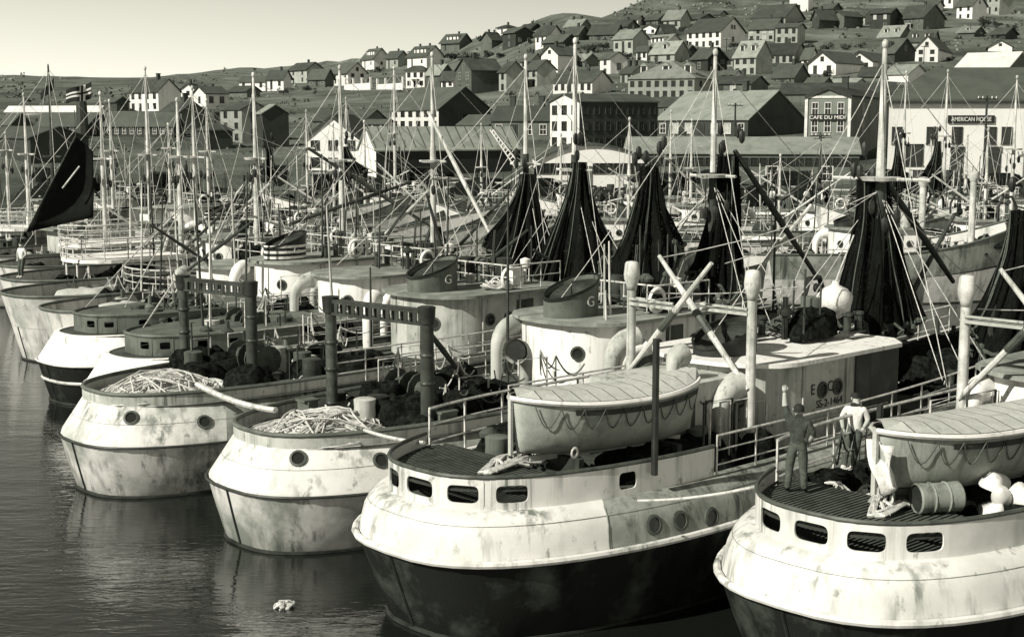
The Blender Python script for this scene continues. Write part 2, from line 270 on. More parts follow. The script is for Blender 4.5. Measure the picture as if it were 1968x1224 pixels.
def house(label, xl, xc, xr, yb, ye, yr, typ='R', wall='light', roof='mid', o='', cat='house', D=None, name=None):
    D = D or GD(xc, yb); opt = o.split()
    c = at(xc, yb, D); X = c.x; zb = c.z; ze = at(xc, ye, D).z
    ratio = .75 if typ in 'RH' else 1.25
    wf, wg = max(xc - xl, 4), max(xr - xc, 3)
    psi = min(math.radians(62), max(math.radians(14), math.atan2(wg, wf * ratio)))
    for s in opt:
        if s[0] == 'p' and s[1:].isdigit(): psi = math.radians(float(s[1:]))
    kl = ray(xl, yb); kl = kl.x / kl.y; kr = ray(xr, yb); kr = kr.x / kr.y
    Ll = (X - kl * D) / (math.cos(psi) + kl * math.sin(psi)); Wr = (kr * D - X) / max(.1, math.sin(psi) - kr * math.cos(psi))
    Ll = max(2.5, Ll); Wr = min(max(2.5, Wr), 60)
    el = Vector((-math.cos(psi), math.sin(psi), 0)); er = Vector((math.sin(psi), math.cos(psi), 0))
    mid = c + (er * Wr / 2 if typ in 'RH' else el * Ll / 2); zr = at(xc, yr, mid.y).z
    h = ze - zb; rise = max(.6, zr - ze)
    rise = min(rise, .75 * (Wr if typ in 'RH' else Ll))
    root = thing(name or ("house" if cat == 'house' else cat.replace(' ', '_')), label, cat, c, math.pi / 2 - psi)
    lo = -1.6
    b = MB(); A = [(0, 0), (Wr, 0), (Wr, Ll), (0, Ll)]
    if typ == 'R':
        rv = [(0, 0, lo), (Wr, 0, lo), (Wr, Ll, lo), (0, Ll, lo), (0, 0, h), (Wr, 0, h), (Wr, Ll, h), (0, Ll, h), (Wr / 2, 0, h + rise), (Wr / 2, Ll, h + rise)]
        b.add(rv, [(0, 4, 7, 3), (0, 1, 5, 8, 4), (1, 2, 6, 5), (2, 3, 7, 9, 6)])
    elif typ == 'L':
        rv = [(0, 0, lo), (Wr, 0, lo), (Wr, Ll, lo), (0, Ll, lo), (0, 0, h), (Wr, 0, h), (Wr, Ll, h), (0, Ll, h), (0, Ll / 2, h + rise), (Wr, Ll / 2, h + rise)]
        b.add(rv, [(0, 4, 8, 7, 3), (0, 1, 5, 4), (1, 2, 6, 9, 5), (2, 3, 7, 6)])
    else:
        rv = [(0, 0, lo), (Wr, 0, lo), (Wr, Ll, lo), (0, Ll, lo), (0, 0, h), (Wr, 0, h), (Wr, Ll, h), (0, Ll, h)]
        b.add(rv, [(0, 4, 7, 3), (0, 1, 5, 4), (1, 2, 6, 5), (2, 3, 7, 6), (4, 5, 6, 7)])
    wo = b.build("wall", 'wall_' + wall, root)
    if 'dflank' in opt:                         # dark sheet: shade of the unlit side painted over this flank
        fl = [(0, -.02, lo), (Wr, -.02, lo), (Wr, -.02, h)] + ([(Wr / 2, -.02, h + rise)] if typ == 'R' else []) + [(0, -.02, h)]
        MB().add(fl, [tuple(range(len(fl)))]).build("shaded_flank", 'wall_dark', root)
    # roof
    t = max(.14, .0006 * D); ov = max(.22, .0012 * D); r = MB()
    if typ in 'RL':
        span, run = (Wr, Ll) if typ == 'R' else (Ll, Wr); k = rise / (span / 2)
        def Pp(a, bb, z): return (a, bb, z) if typ == 'R' else (bb, a, z)
        for sgn in (0, 1):
            e0, e1 = (-ov, -ov * k) if not sgn else (span + ov, -ov * k)
            q = [Pp(e0, -ov, h + e1), Pp(e0, run + ov, h + e1), Pp(span / 2, run + ov, h + rise), Pp(span / 2, -ov, h + rise)]
            r.add([*(Vector(p) for p in q), *(Vector(p) + Vector((0, 0, t)) for p in q)], [(0, 1, 2, 3), (4, 7, 6, 5), (0, 4, 5, 1), (1, 5, 6, 2), (3, 7, 4, 0), (2, 6, 7, 3)])
    elif typ == 'H':
        ins = min(Ll, Wr) * .42
        bs = [(-ov, -ov, h), (Wr + ov, -ov, h), (Wr + ov, Ll + ov, h), (-ov, Ll + ov, h)]
        if Ll >= Wr: top = [(Wr / 2, ins, h + rise), (Wr / 2, max(ins + .2, Ll - ins), h + rise)]; fs = [(0, 1, 8), (1, 2, 9, 8), (2, 3, 9), (3, 0, 8, 9)]
        else: top = [(ins, Ll / 2, h + rise), (max(ins + .2, Wr - ins), Ll / 2, h + rise)]; fs = [(0, 1, 9, 8), (1, 2, 9), (2, 3, 8, 9), (3, 0, 8)]
        b2 = [(p[0], p[1], h + t) for p in bs]
        r.add(bs + b2 + [(p[0], p[1], p[2] + t) for p in top], [(3, 2, 1, 0), (0, 1, 5, 4), (1, 2, 6, 5), (2, 3, 7, 6), (3, 0, 4, 7)] + [tuple(i + 4 if i < 4 else i for i in f) for f in fs])
    else: r.box((Wr / 2, Ll / 2, h + t), (Wr + 2 * ov, Ll + 2 * ov, t * 2))
    ro = r.build("roof", 'roof_' + roof, root)
    if 'seam' in opt and typ == 'L':
        sm = MB(); k = rise / (Ll / 2); ang = math.atan(k); n = int(Wr / 1.1)
        for i in range(n + 1):
            for sg in (0, 1):
                y0 = Ll * .25 if not sg else Ll * .75; sm.box((Wr * i / n, y0, h + rise / 2 + t + .03), (.07, Ll / 2 / math.cos(ang), .07), 0, Matrix.Rotation(ang if not sg else -ang, 3, 'X'))
        tag(sm.build("roof_seam", 'roof_mid', root), kind='stuff')
    if 'trim' in opt and typ == 'L':
        bb = MB()
        for a, z0, c2, z1 in ((-ov, h - ov * rise / (Ll / 2), Ll / 2, h + rise), (Ll + ov, h - ov * rise / (Ll / 2), Ll / 2, h + rise)):
            bb.add([(-ov - .05, a, z0 - .3), (-ov - .05, c2, z1 - .3), (-ov - .05, c2, z1 + t), (-ov - .05, a, z0 + t)], [(0, 1, 2, 3)])
        bb.build("bargeboard", 'timber_dark', root)
    mesh = (WG if D > 230 else WINMESH) if wall in ('mid', 'dark') else WD
    for s in opt:
        if s[0] in 'wg' and s[1].isdigit():
            n, m = (int(x) for x in s[1:].split('x')); side = 'l' if s[0] == 'w' else 'r'; ln = Ll if side == 'l' else Wr
            fl = h / m; ht = min(1.7, fl * .55); wd = min(1.15, ln / n * .45)
            for i in range(n):
                for j in range(m):
                    if j == 0 and i == n // 2 and n >= 2 and side == 'l' and cat == 'house':
                        put_window(root, side, ln * (i + .5) / n, fl * .40, 1.1, fl * .8, DOORMESH, "door")
                    else: put_window(root, side, ln * (i + .5) / n, fl * (j + .52), wd, ht, WB if 'blind' in opt and (i + j) % 3 else mesh)
        elif s[0] == 'a' and s[1:].isdigit():                       # attic windows in the gable
            for i in range(int(s[1:])):
                side, ln = ('r', Wr) if typ == 'R' else ('l', Ll)
                put_window(root, side, ln / 2 + (i - (int(s[1:]) - 1) / 2) * 1.6, h + rise * .32, .9, min(1.4, rise * .4), mesh)
        elif s[0] == 'd' and s[1:].isdigit():                       # dormers on the slope that faces x=0
            n = int(s[1:])
            for i in range(n):
                y = Ll * (i + .5) / n; x0 = Wr * .17; z0 = h + rise * .34; wdt = min(1.5, Ll / n * .4); hh = min(1.5, rise * .45); dl = hh / max(.2, (rise / (Wr / 2)))
                dm = MB(); dm.box((x0 + dl / 2, y, z0 + hh / 2 - .1), (dl, wdt, hh + .2)); dd = dm.build("dormer", 'wall_white' if wall != 'dark' else 'wall_mid', root)
                rm = MB(); k = wdt * .45
                q = [(x0 - .2, y - wdt / 2 - .15, z0 + hh), (x0 - .2, y, z0 + hh + k), (x0 - .2, y + wdt / 2 + .15, z0 + hh)]
                q2 = [(x0 + dl + .5, p[1], p[2]) for p in q]; rm.add(q + q2, [(0, 2, 1), (0, 1, 4, 3), (1, 2, 5, 4), (2, 0, 3, 5), (3, 4, 5)]); rm.build("dormer_roof", 'roof_' + roof, dd)
                wn = put_window(dd, 'l', y, z0 + hh * .52, wdt * .6, hh * .8, WD); wn.location.x = x0 - .01
        elif s[0] == 'D':                       # one wide shed dormer
            x0, z0 = Wr * .12, h + rise * .24; hh = rise * .52; y0, y1 = Ll * .14, Ll * .74
            dm = MB(); dm.add([(x0, y0, z0), (x0, y1, z0), (x0, y1, z0 + hh), (x0, y0, z0 + hh), (Wr * .46, y0, z0 + hh), (Wr * .46, y1, z0 + hh), (Wr * .3, y0, z0), (Wr * .3, y1, z0)], [(0, 3, 2, 1), (0, 6, 4, 3), (1, 2, 5, 7)]); dd = dm.build("dormer", 'wall_white', root)
            MB().box((Wr * .28, (y0 + y1) / 2, z0 + hh + .1), (Wr * .46, y1 - y0 + .6, .2)).build("dormer_roof", 'roof_' + roof, dd)
            for i in range(3): wn = put_window(dd, 'l', y0 + (y1 - y0) * (i + .5) / 3, z0 + hh * .5, .8, hh * .6, WD); wn.location.x = x0 - .01
        elif s[0] == 'c' and s[1:].isdigit():
            n = int(s[1:] or 1)
            for i in range(n):
                f = (i + .5) / n if n > 1 else .35
                cx, cy = (Wr / 2, Ll * f) if typ in 'RHF' else (Wr * f, Ll / 2)
                ch = MB().box((cx, cy, h + rise + .3), (.75, .75, 2.2)).box((cx, cy, h + rise + 1.45), (.9, .9, .16)); ch.build("chimney", 'brick', root)
        elif s[0] == 'P':                       # small porch on the x=0 side
            pb = MB().box((-.9, Ll / 2, 2.45), (1.8, 2.6, .16)); 
            for yy in (-1.1, 1.1): pb.box((-1.65, Ll / 2 + yy, 1.1), (.14, .14, 2.6))
            pb.build("porch", 'trim', root)
    if 'corner' in opt:
        cb = MB()
        for x, y in ((-.02, -.02), (-.02, Ll + .02)): cb.box((x, y, h / 2 - .55), (.3, .34, h + .9))
        cb.box((-.03, Ll / 2, h - .15), (.12, Ll, .26)); cb.build("corner_board", 'trim', root)
    return root, Ll, Wr, h, rise
HS = [
 ("white house with a wide roof dormer at the end of the ridge row", 696, 719, 748, 133, 111, 94, 'R', 'white', 'mid', 'w2x1 g1x1 D c1'),
 ("small pale cottage between two dormered white houses", 742, 765, 784, 131, 110, 99, 'R', 'light', 'mid', 'w2x1 c1'),
 ("white two storey house with box dormer below two chimneys", 783, 820, 852, 130, 107, 89, 'R', 'white', 'mid', 'w2x1 D c2'),
 ("grey bungalow with white dormer alone above the bushes", 847, 883, 907, 97, 81, 66, 'R', 'mid', 'mid', 'w2x1 D c1'),
 ("steep gabled grey cottage beside the bushes on the crest", 924, 945, 966, 95, 76, 63, 'L', 'mid', 'dark', 'c2'),
 ("dark square house with a pale corner window on the crest", 966, 991, 1024, 92, 62, 53, 'R', 'dark', 'mid', 'w1x2 g2x1'),
 ("small white house behind the dark square house", 956, 974, 992, 75, 54, 49, 'H', 'white', 'dark', 'w1x2 c1'),
 ("white fronted house with dark gable by the white garden wall", 640, 669, 705, 163, 139, 121, 'R', 'white', 'mid', 'w3x2 g2x2 a1'),
 ("white two storey house beside the white garden wall, low hipped roof", 780, 816, 826, 168, 137, 128, 'H', 'white', 'mid', 'w3x2 P'),
 ("plain grey house with pale roof next to the white two storey house", 820, 846, 872, 168, 142, 125, 'R', 'mid', 'light', 'w1x1 c1'),
 ("tiny white cottage against the big dark barn", 848, 871, 880, 169, 152, 137, 'R', 'white', 'dark', 'w2x1'),
 ("tall dark barn like house with grey gable end", 877, 906, 964, 183, 134, 113, 'L', 'mid', 'dark', 'w2x2 a1 c1'),
 ("narrow pale fronted house joined to the tall dark barn", 959, 973, 1008, 178, 137, 119, 'R', 'light', 'dark', 'w1x2'),
 ("pale fronted house with blank dark flank behind the mast lamps", 1008, 1032, 1068, 170, 133, 116, 'R', 'light', 'mid', 'w2x2'),
 ("white gabled house with one big dark gable window", 1040, 1072, 1108, 140, 105, 89, 'L', 'white', 'mid', 'w1x1 a1 c1'),
 ("long low white fronted house with black gable", 1063, 1138, 1175, 178, 157, 137, 'R', 'white', 'dark', 'w6x1 c1'),
 ("white fronted cottage with grey gable below the bushes", 1153, 1173, 1205, 145, 112, 101, 'R', 'white', 'mid', 'w1x2 g1x1'),
 ("pale square house with light roof and three front windows", 1179, 1216, 1246, 102, 73, 57, 'R', 'light', 'light', 'w3x1 c1'),
 ("white fronted house with dark roof under the humped hill", 1029, 1056, 1080, 87, 66, 50, 'R', 'white', 'dark', 'w3x1 c1'),
 ("low dark gabled house below the white fronted one", 1044, 1082, 1110, 93, 80, 67, 'R', 'dark', 'mid', 'c1'),
 ("dark roofed house in the middle of the crest", 1083, 1112, 1132, 76, 66, 52, 'R', 'mid', 'dark', 'c1'),
 ("long grey house with mid grey roof on the crest", 1132, 1182, 1198, 78, 65, 48, 'R', 'mid', 'mid', 'w4x1'),
 ("pale roofed house behind the crest row", 1085, 1115, 1135, 61, 50, 38, 'R', 'mid', 'light', 'c2'),
 ("small dark house at the foot of the humped hill", 1000, 1022, 1040, 62, 54, 47, 'R', 'dark', 'dark', 'c1'),
 ("little white house high under the rocky slope", 1199, 1226, 1236, 51, 36, 31, 'R', 'white', 'mid', 'w3x1'),
 ("grey house with dark gable high under the rocky slope", 1236, 1265, 1290, 52, 37, 27, 'R', 'mid', 'mid', 'w3x1 c1'),
 ("pale house with light roof beside the upper row", 1275, 1307, 1327, 57, 36, 20, 'R', 'light', 'light', 'w2x1 c1'),
 ("small white gabled house facing the harbour, upper row", 1232, 1262, 1285, 66, 55, 48, 'L', 'white', 'dark', 'w2x1'),
 ("dark hipped cottage beside the small white gable", 1262, 1276, 1300, 71, 62, 48, 'L', 'dark', 'dark', 'a1'),
 ("white house with pale dormered roof on the upper lane", 1236, 1275, 1318, 100, 87, 67, 'R', 'white', 'light', 'w3x1 D'),
 ("grey fronted house with light roof and skylight dormer", 1250, 1296, 1325, 119, 102, 80, 'R', 'light', 'light', 'd1 w2x1'),
 ("small white annex by the grey fronted house", 1223, 1243, 1252, 115, 98, 90, 'R', 'white', 'mid', 'w2x1'),
 ("wide pale two storey house with hipped roof and dormers", 1207, 1334, 1380, 190, 151, 118, 'H', 'light', 'light', 'w8x2 g2x2 d3'),
 ("mid grey lean building beside the wide hipped house", 1192, 1215, 1240, 162, 140, 128, 'R', 'light', 'mid', 'w2x1 c2'),
 ("long white house with grey gable and many front windows", 1320, 1385, 1431, 91, 59, 35, 'R', 'white', 'mid', 'w5x2 a2 g1x1'),
 ("grey house behind the long white house", 1318, 1346, 1374, 50, 36, 28, 'R', 'mid', 'dark', 'w2x1 c1'),
 ("pale two storey house with five blind windows", 1438, 1487, 1508, 78, 55, 37, 'R', 'light', 'mid', 'w4x2 blind c1'),
 ("long pale building with deep dark roof near the white tower", 1443, 1509, 1545, 47, 32, 9, 'R', 'light', 'dark', 'w6x1 c1'),
 ("pale house crowded behind a hedge", 1490, 1532, 1547, 84, 52, 46, 'R', 'light', 'mid', 'w3x2'),
 ("tall pale house with two dormers and a light roof", 1410, 1452, 1483, 146, 108, 79, 'R', 'light', 'light', 'w3x2 d2'),
 ("long grey house with dark roof beside the tall pale house", 1462, 1526, 1550, 124, 104, 84, 'R', 'light', 'dark', 'w5x1 c1'),
 ("dark house with two white framed gable windows", 1328, 1360, 1397, 140, 112, 92, 'R', 'dark', 'mid', 'g2x2 w1x1 c1'),
 ("low mossy roofed house behind the cafe", 1482, 1526, 1555, 158, 148, 125, 'R', 'mid', 'mid', 'w3x1 c1'),
 ("white gabled house with long roof above the cafe", 1553, 1606, 1660, 146, 120, 99, 'L', 'white', 'mid', 'w2x1 a1 trim'),
 ("second white gabled house next to the thick white mast", 1624, 1677, 1716, 136, 117, 99, 'L', 'white', 'mid', 'w2x1 a1 trim'),
 ("small white annex with dormer beside the white gable", 1540, 1556, 1572, 125, 111, 92, 'R', 'white', 'mid', 'w1x1'),
 ("dark gabled house near the two white windowed house", 1560, 1574, 1606, 57, 35, 16, 'L', 'dark', 'mid', 'a1 c1'),
 ("grey gabled shed with dark flank on the upper lane", 1597, 1622, 1658, 56, 31, 22, 'L', 'mid', 'mid', ''),
 ("dark house with four tall white windows", 1671, 1710, 1728, 57, 25, 17, 'R', 'dark', 'dark', 'w2x2 blind'),
 ("grey fronted house with broad dark roof and porch", 1724, 1774, 1815, 57, 33, 10, 'R', 'mid', 'dark', 'w3x2 P c1'),
 ("bright white house at the top of the town", 1838, 1868, 1895, 38, 10, -8, 'R', 'white', 'mid', 'w2x2 a1'),
 ("pale tall house cut by the picture top", 1896, 1920, 1950, 28, -10, -25, 'R', 'light', 'dark', 'w2x2'),
 ("white house with dark gable cut by the picture top", 1805, 1831, 1842, 18, -10, -20, 'R', 'white', 'dark', 'w2x1'),
 ("pale roofed cottage with two dark dormers", 1688, 1728, 1752, 78, 70, 50, 'R', 'mid', 'light', 'd2'),
 ("grey roofed cottage with small dormers beside the white gable", 1742, 1790, 1806, 92, 80, 60, 'R', 'light', 'mid', 'd2 c1'),
 ("dark gabled house left of the tall plain white gable", 1682, 1719, 1760, 122, 101, 75, 'R', 'dark', 'mid', 'd1 a1'),
 ("tall plain white gabled house above the hotel roof", 1758, 1802, 1828, 121, 93, 70, 'L', 'white', 'mid', 'w2x2 a1 c1'),
 ("white gable with a round dark vent above the white roof", 1899, 1945, 1962, 101, 90, 78, 'L', 'white', 'mid', 'a1'),
 ("large house under a bright white roof behind the hotel", 1832, 1934, 1985, 150, 134, 101, 'R', 'mid', 'white', ''),
 ("low sheds with pale roofs beside the hotel roof", 1700, 1745, 1782, 158, 142, 125, 'R', 'white', 'light', ''),
 ("dark roofed shed under the second white gable", 1650, 1700, 1714, 156, 147, 130, 'R', 'mid', 'dark', 'c1'),
 ("long dark roofed building behind the cafe", 1500, 1720, 1735, 202, 180, 160, 'R', 'mid', 'dark', ''),
 ("grey house with white front windows behind the big warehouse", 1351, 1443, 1476, 178, 161, 147, 'R', 'mid', 'dark', 'w4x1 blind c1'),
 ("big mid slope house with white front and gambrel dark flank", 753, 843, 943, 248, 210, 168, 'R', 'white', 'mid', 'w6x2 g1x1 dflank'),
 ("small white shed roofed flat below the big mid slope house", 702, 745, 756, 250, 238, 233, 'R', 'white', 'mid', 'w3x1'),
 ("dark roofed long shed in front of the slope", 600, 700, 745, 246, 232, 212, 'R', 'mid', 'dark', ''),
 ("white gabled boathouse by the harbour", 590, 692, 730, 330, 264, 222, 'L', 'white', 'dark', 'w3x2 trim'),
 ("mid grey building with chimney behind the slipway shed", 945, 1058, 1080, 268, 232, 205, 'R', 'mid', 'mid', 'w4x1 c2'),
 ("pair of white cottages on the far slope", 460, 510, 530, 172, 156, 147, 'R', 'white', 'mid', 'w3x1'),
 ("white fronted cottage with sloping roof on the far slope", 514, 545, 560, 172, 150, 136, 'R', 'white', 'mid', 'w2x1 c1'),
 ("grey square house with black gable on the far skyline", 556, 590, 622, 160, 133, 121, 'R', 'light', 'dark', 'w2x2 c1'),
 ("low house with fence beside the grey square house", 593, 625, 642, 166, 150, 134, 'R', 'mid', 'mid', 'w3x1'),
 ("white balconied three storey house with dark gable", 250, 305, 347, 214, 175, 153, 'R', 'white', 'dark', 'w4x2 c1'),
 ("small dark shed beside the white balconied house", 208, 225, 248, 214, 195, 187, 'R', 'dark', 'dark', ''),
 ("little white gabled house behind the balconied house", 348, 375, 390, 187, 172, 162, 'L', 'white', 'mid', 'w1x1 c1'),
 ("white gable ended house with dark boarded flank", 372, 396, 437, 205, 180, 167, 'L', 'white', 'mid', 'w1x1 g2x1'),
 ("low roofed shed on the far slope by the bushes", 440, 475, 500, 186, 175, 166, 'R', 'mid', 'mid', ''),
 ("tall dark gabled net loft with a lit opening", 425, 466, 516, 275, 210, 197, 'R', 'light', 'dark', 'w2x3 g1x2'),
 ("flat roofed dark warehouse next to the net loft", 500, 506, 556, 285, 218, 202, 'R', 'dark', 'light', ''),
 ("long low factory shed with a strip of windows", 75, 335, 350, 264, 240, 218, 'R', 'dark', 'mid', 'w18x1'),
 ("dark gable ended store at the factory end", 0, 25, 62, 265, 238, 218, 'R', 'dark', 'mid', ''),
 ("dark gabled house behind the factory", 310, 350, 395, 250, 214, 196, 'R', 'mid', 'dark', 'c1'),
 ("hipped dark cottage in front of the net loft", 380, 402, 448, 288, 252, 237, 'H', 'dark', 'dark', 'c1'),
 ("broad black shed behind the black sail", -40, 60, 172, 318, 266, 245, 'R', 'dark', 'dark', ''),
 ("pale roofed long shed on the far shore", 12, 190, 205, 222, 214, 205, 'R', 'white', 'white', ''),  # shed added in place of a bright stretch of far water
 ("huge grey roofed warehouse with black gable", 1262, 1437, 1546, 266, 230, 175, 'R', 'dark', 'light', 'w7x1 blind c1'),
 ("corrugated roofed quay shed with white gable end", 690, 723, 1000, 341, 288, 246, 'L', 'white', 'light', 'dflank seam'),
 ("three storey white gabled building with long dark flank", 1057, 1113, 1263, 290, 196, 182, 'L', 'white', 'dark', 'w3x3 g7x3 dflank'),
 ("low lean to with pale roof between the long dark roof and the white gable", 1590, 1640, 1668, 172, 163, 152, 'R', 'light', 'light', ''),
 ("grey shed stepped above the mossy roof", 1545, 1580, 1600, 172, 162, 150, 'R', 'mid', 'mid', ''),
 ("small dark cottage under the long white house", 1290, 1318, 1340, 112, 100, 88, 'R', 'dark', 'mid', 'w2x1 c1'),
 ("pale cottage half behind the tall pale house", 1380, 1408, 1422, 128, 113, 100, 'R', 'light', 'dark', 'w2x1'),
 ("low white shed beside the tall pale house garden", 1385, 1412, 1425, 152, 143, 136, 'R', 'white', 'mid', 'w2x1'),
 ("dark roofed house over the pale square house", 1180, 1206, 1226, 62, 50, 40, 'R', 'mid', 'dark', 'w2x1 c1'),
 ("tiny shed on the bare slope under the rocks", 1370, 1384, 1396, 34, 27, 22, 'R', 'light', 'mid', ''),
 ("grey boxy house near the white tower", 1575, 1600, 1616, 30, 16, 8, 'R', 'mid', 'mid', 'w2x1 c1'),
 ("pale front house by the dark house of four windows", 1640, 1662, 1676, 48, 30, 22, 'R', 'light', 'dark', 'w2x2'),
 ("white lean house beyond the porch house", 1780, 1800, 1812, 24, 10, 2, 'R', 'white', 'mid', 'w2x1'),
 ("low cottage among bushes below the bright white house", 1840, 1872, 1892, 72, 62, 52, 'R', 'mid', 'light', 'd1'),
 ("dark cottage on the slope above the white roof", 1905, 1932, 1955, 76, 65, 54, 'R', 'dark', 'mid', 'c1'),
 ("pale house behind the pale fronted blank flank house", 1000, 1022, 1042, 128, 116, 104, 'R', 'light', 'mid', 'w2x1 c1'),
 ("small grey house under the white gabled one", 1100, 1124, 1150, 128, 116, 104, 'R', 'mid', 'light', 'w2x1 c1'),
 ("white roofed outhouse on the grass above the three storey building", 1090, 1110, 1124, 192, 185, 178, 'R', 'light', 'light', ''),
 ("grey store with wide door beside the big mid slope house", 880, 940, 985, 262, 240, 222, 'R', 'mid', 'mid', 'w2x1'),
 ("mid grey roofed block between warehouse and wide hipped house", 1230, 1290, 1320, 225, 205, 188, 'R', 'mid', 'dark', 'w3x1'),
 ("white tower like building at the hill top", 1517, 1553, 1562, 24, -18, -30, 'R', 'white', 'dark', 'w1x2'),
]
for hrow in HS: house(*hrow)
# long customs shed along the quay
SHED = house("long single storey quay shed with a row of dark windows", 1200, 1650, 1668, 356, 296, 266, 'R', 'mid', 'light', 'p9', cat='shed', name='quay_shed')
root, Ll, Wr, h, _ = SHED
for i in range(26): put_window(root, 'l', Ll * (i + .5) / 26, h * .74, Ll / 26 * .78, h * .24, WD)
for i in (3, 9, 15): put_window(root, 'l', Ll * (i + .5) / 26, h * .36, 1.2, 1.5)
# cafe
root, Ll, Wr, h, rise = house("grey clapboard cafe with white cornered front and hanging sign board", 1547, 1629, 1706, 330, 184, 167, 'L', 'cafe', 'dark', 'p24 corner trim c1', cat='cafe', D=168, name='cafe')
for i in range(3):
    for zf in (.36, .60, .83): put_window(root, 'l', Ll * (.2 + .3 * i), h * zf, .74, h * .16)
for i in range(2):
    for zf in (.6, .83): put_window(root, 'r', Wr * (.3 + .4 * i), h * zf, 1.0, h * .155)
sg = MB().box((-.16, Ll * .5, h * .715), (.14, Ll * .80, h * .085)).build("sign_board", 'sign_black', root)
text("CAFE DU MIDI", h * .066, 'lettering', sg, (-.24, Ll * .5, h * .713), (math.pi / 2, 0, -math.pi / 2), sx=1.15)
# hotel
HA = math.radians(7); c0 = at(1704, 341, 150); L = 30.0
root = thing("hotel", "bright white two storey harbour hotel with long hipped dark roof and sign", "hotel", c0, -HA * .3)
hh = (341 - 197) / FPX * 150; rz = at(1780, 131, 158).z - c0.z
MB().add([(0, 0, -1.5), (L, 0, -1.5), (L, 13, -1.5), (3.9, 13, -1.5), (0, 0, hh), (L, 0, hh), (L, 13, hh), (3.9, 13, hh)], [(0, 1, 5, 4), (1, 2, 6, 5), (2, 3, 7, 6), (3, 0, 4, 7)]).build("wall", 'facade_white', root)
MB().add([(-.4, -.4, hh), (L, -.4, hh), (L, 13.4, hh), (3.6, 13.4, hh), (-.4, -.4, hh + .2), (L, -.4, hh + .2), (L, 13.4, hh + .2), (3.6, 13.4, hh + .2), (6.2, 7, rz), (L, 7, rz)],
         [(3, 2, 1, 0), (0, 1, 5, 4), (3, 0, 4, 7), (4, 5, 9, 8), (7, 4, 8), (6, 7, 8, 9), (1, 2, 6, 9, 5)]).build("roof", 'roof_mid', root)
MB().box((L / 2, -.36, hh - .13), (L + .6, .2, .26)).build("eaves_board", 'timber_dark', root)
def hx(px): return (at(px, 300, 150).x - c0.x)
for px in (1722, 1788, 1836, 1900, 1930): put_window(root, 'r', hx(px), hh - (262 - 197) / FPX * 150, 1.0, 1.75, WD)
put_window(root, 'r', hx(1756), 2.35, 1.7, 2.2, WD)
for px in (1838, 1909):
    put_window(root, 'r', hx(px), 1.3, 1.3, 2.6, DOORMESH, "door"); put_window(root, 'r', hx(px), 2.95, 1.35, .55, WD)
sg = MB().box((hx(1861), -.12, hh - (231 - 197) / FPX * 150), (hx(1905) - hx(1817), .16, .80)).build("sign_board", 'sign_black', root)
text("AMERICAN HOUSE", .62, 'lettering', sg, (hx(1861), -.21, hh - (231.5 - 197) / FPX * 150), (math.pi / 2, 0, 0), sx=.80)
# arched hangar
c0 = at(1030, 372, 138); wdt = at(1246, 372, 138).x - c0.x; ha = (372 - 312) / FPX * 138; rise = (312 - 281) / FPX * 138
root = thing("arched_hangar", "white arched hangar with a band of windows across its front", "hangar", c0, .02)
N = 20; arc = [(wdt * i / N, ha + rise * (1 - (2 * i / N - 1) ** 2)) for i in range(N + 1)]
front = [(0, 0, -1.2)] + [(x, 0, z) for x, z in arc] + [(wdt, 0, -1.2)]
MB().add(front, [tuple(range(len(front)))]).quad((0, 0, -1.2), (0, 0, ha), (0, 10, ha), (0, 10, -1.2)).quad((wdt, 0, -1.2), (wdt, 10, -1.2), (wdt, 10, ha), (wdt, 0, ha)).build("wall", 'facade_white', root)
rb = MB()
for i in range(N):
    (x0, z0), (x1, z1) = arc[i], arc[i + 1]
    rb.add([(x0, -.3, z0 + .02), (x1, -.3, z1 + .02), (x1, 10, z1 + .02), (x0, 10, z0 + .02), (x0, -.3, z0 + .2), (x1, -.3, z1 + .2), (x1, 10, z1 + .2), (x0, 10, z0 + .2)], [(0, 1, 5, 4), (4, 5, 6, 7), (3, 2, 1, 0)])
rb.build("roof", 'roof_mid', root, smooth=True)
for i in range(16):
    if i not in (7,): put_window(root, 'r', wdt * (i + .5) / 16, ha - .62, wdt / 16 * .8, .95, WD)
put_window(root, 'r', wdt * .88, 1.4, .8, .9, WD)
MB().box((wdt * .40, -.05, ha * .36), (wdt * .19, .14, ha * 1.02)).build("sliding_door", 'grey_paint', root)
# factory chimney, white garden wall, poles
def post(name, label, cat, px, y0, y1, D, w0, w1, mat, arms=(), seg=8, group=None):
    b = at(px, y1, D); t = at(px, y0, D); hgt = t.z - b.z
    o = thing(name, label, cat, b, 0, group)
    MB().tube([(0, 0, -.5), (0, 0, hgt * .5), (0, 0, hgt)], [w0, (w0 + w1) / 2, w1], seg).build("shaft" if cat == 'chimney' else "pole", mat, o, True)
    for k, (z, l, rz) in enumerate(arms):
        MB().box((0, -.1, hgt - z), (l, .12, .14), rz).build("crossarm", mat, o)
        ins = MB()
        for q in (-.42, -.22, .22, .42): ins.tube([(q * l * math.cos(rz), -.1, hgt - z + .05), (q * l * math.cos(rz), -.1, hgt - z + .28)], .05, 5)
        ins.build("insulator", 'porcelain', o)
    return o, hgt
post("factory_chimney", "tall dark brick factory chimney behind the striped flag", "chimney", 159, 195, 262, 215, 1.0, .8, 'brick')
UP = [(1890, 184, 346, 145, "dark utility pole with crossarm in front of the hotel"), (1395, 74, 150, 420, "thin dark pole between the tall pale house and hipped house"), (1775, 88, 128, 420, "thin pole against the tall plain white gable"),
      (1078, 205, 292, 195, "dark pole in front of the three storey white gable"), (1412, 198, 268, 196, "short dark pole with crossarm on the grey warehouse roof line"), (1574, 255, 345, 149, "dark quay pole between cafe and shed")]
for px, y0, y1, D, lb in UP: post("utility_pole", lb, "pole", px, y0, y1, D, .16, .11, 'timber_dark', ((.35, 2.2, .2),), group="utility poles of the town")
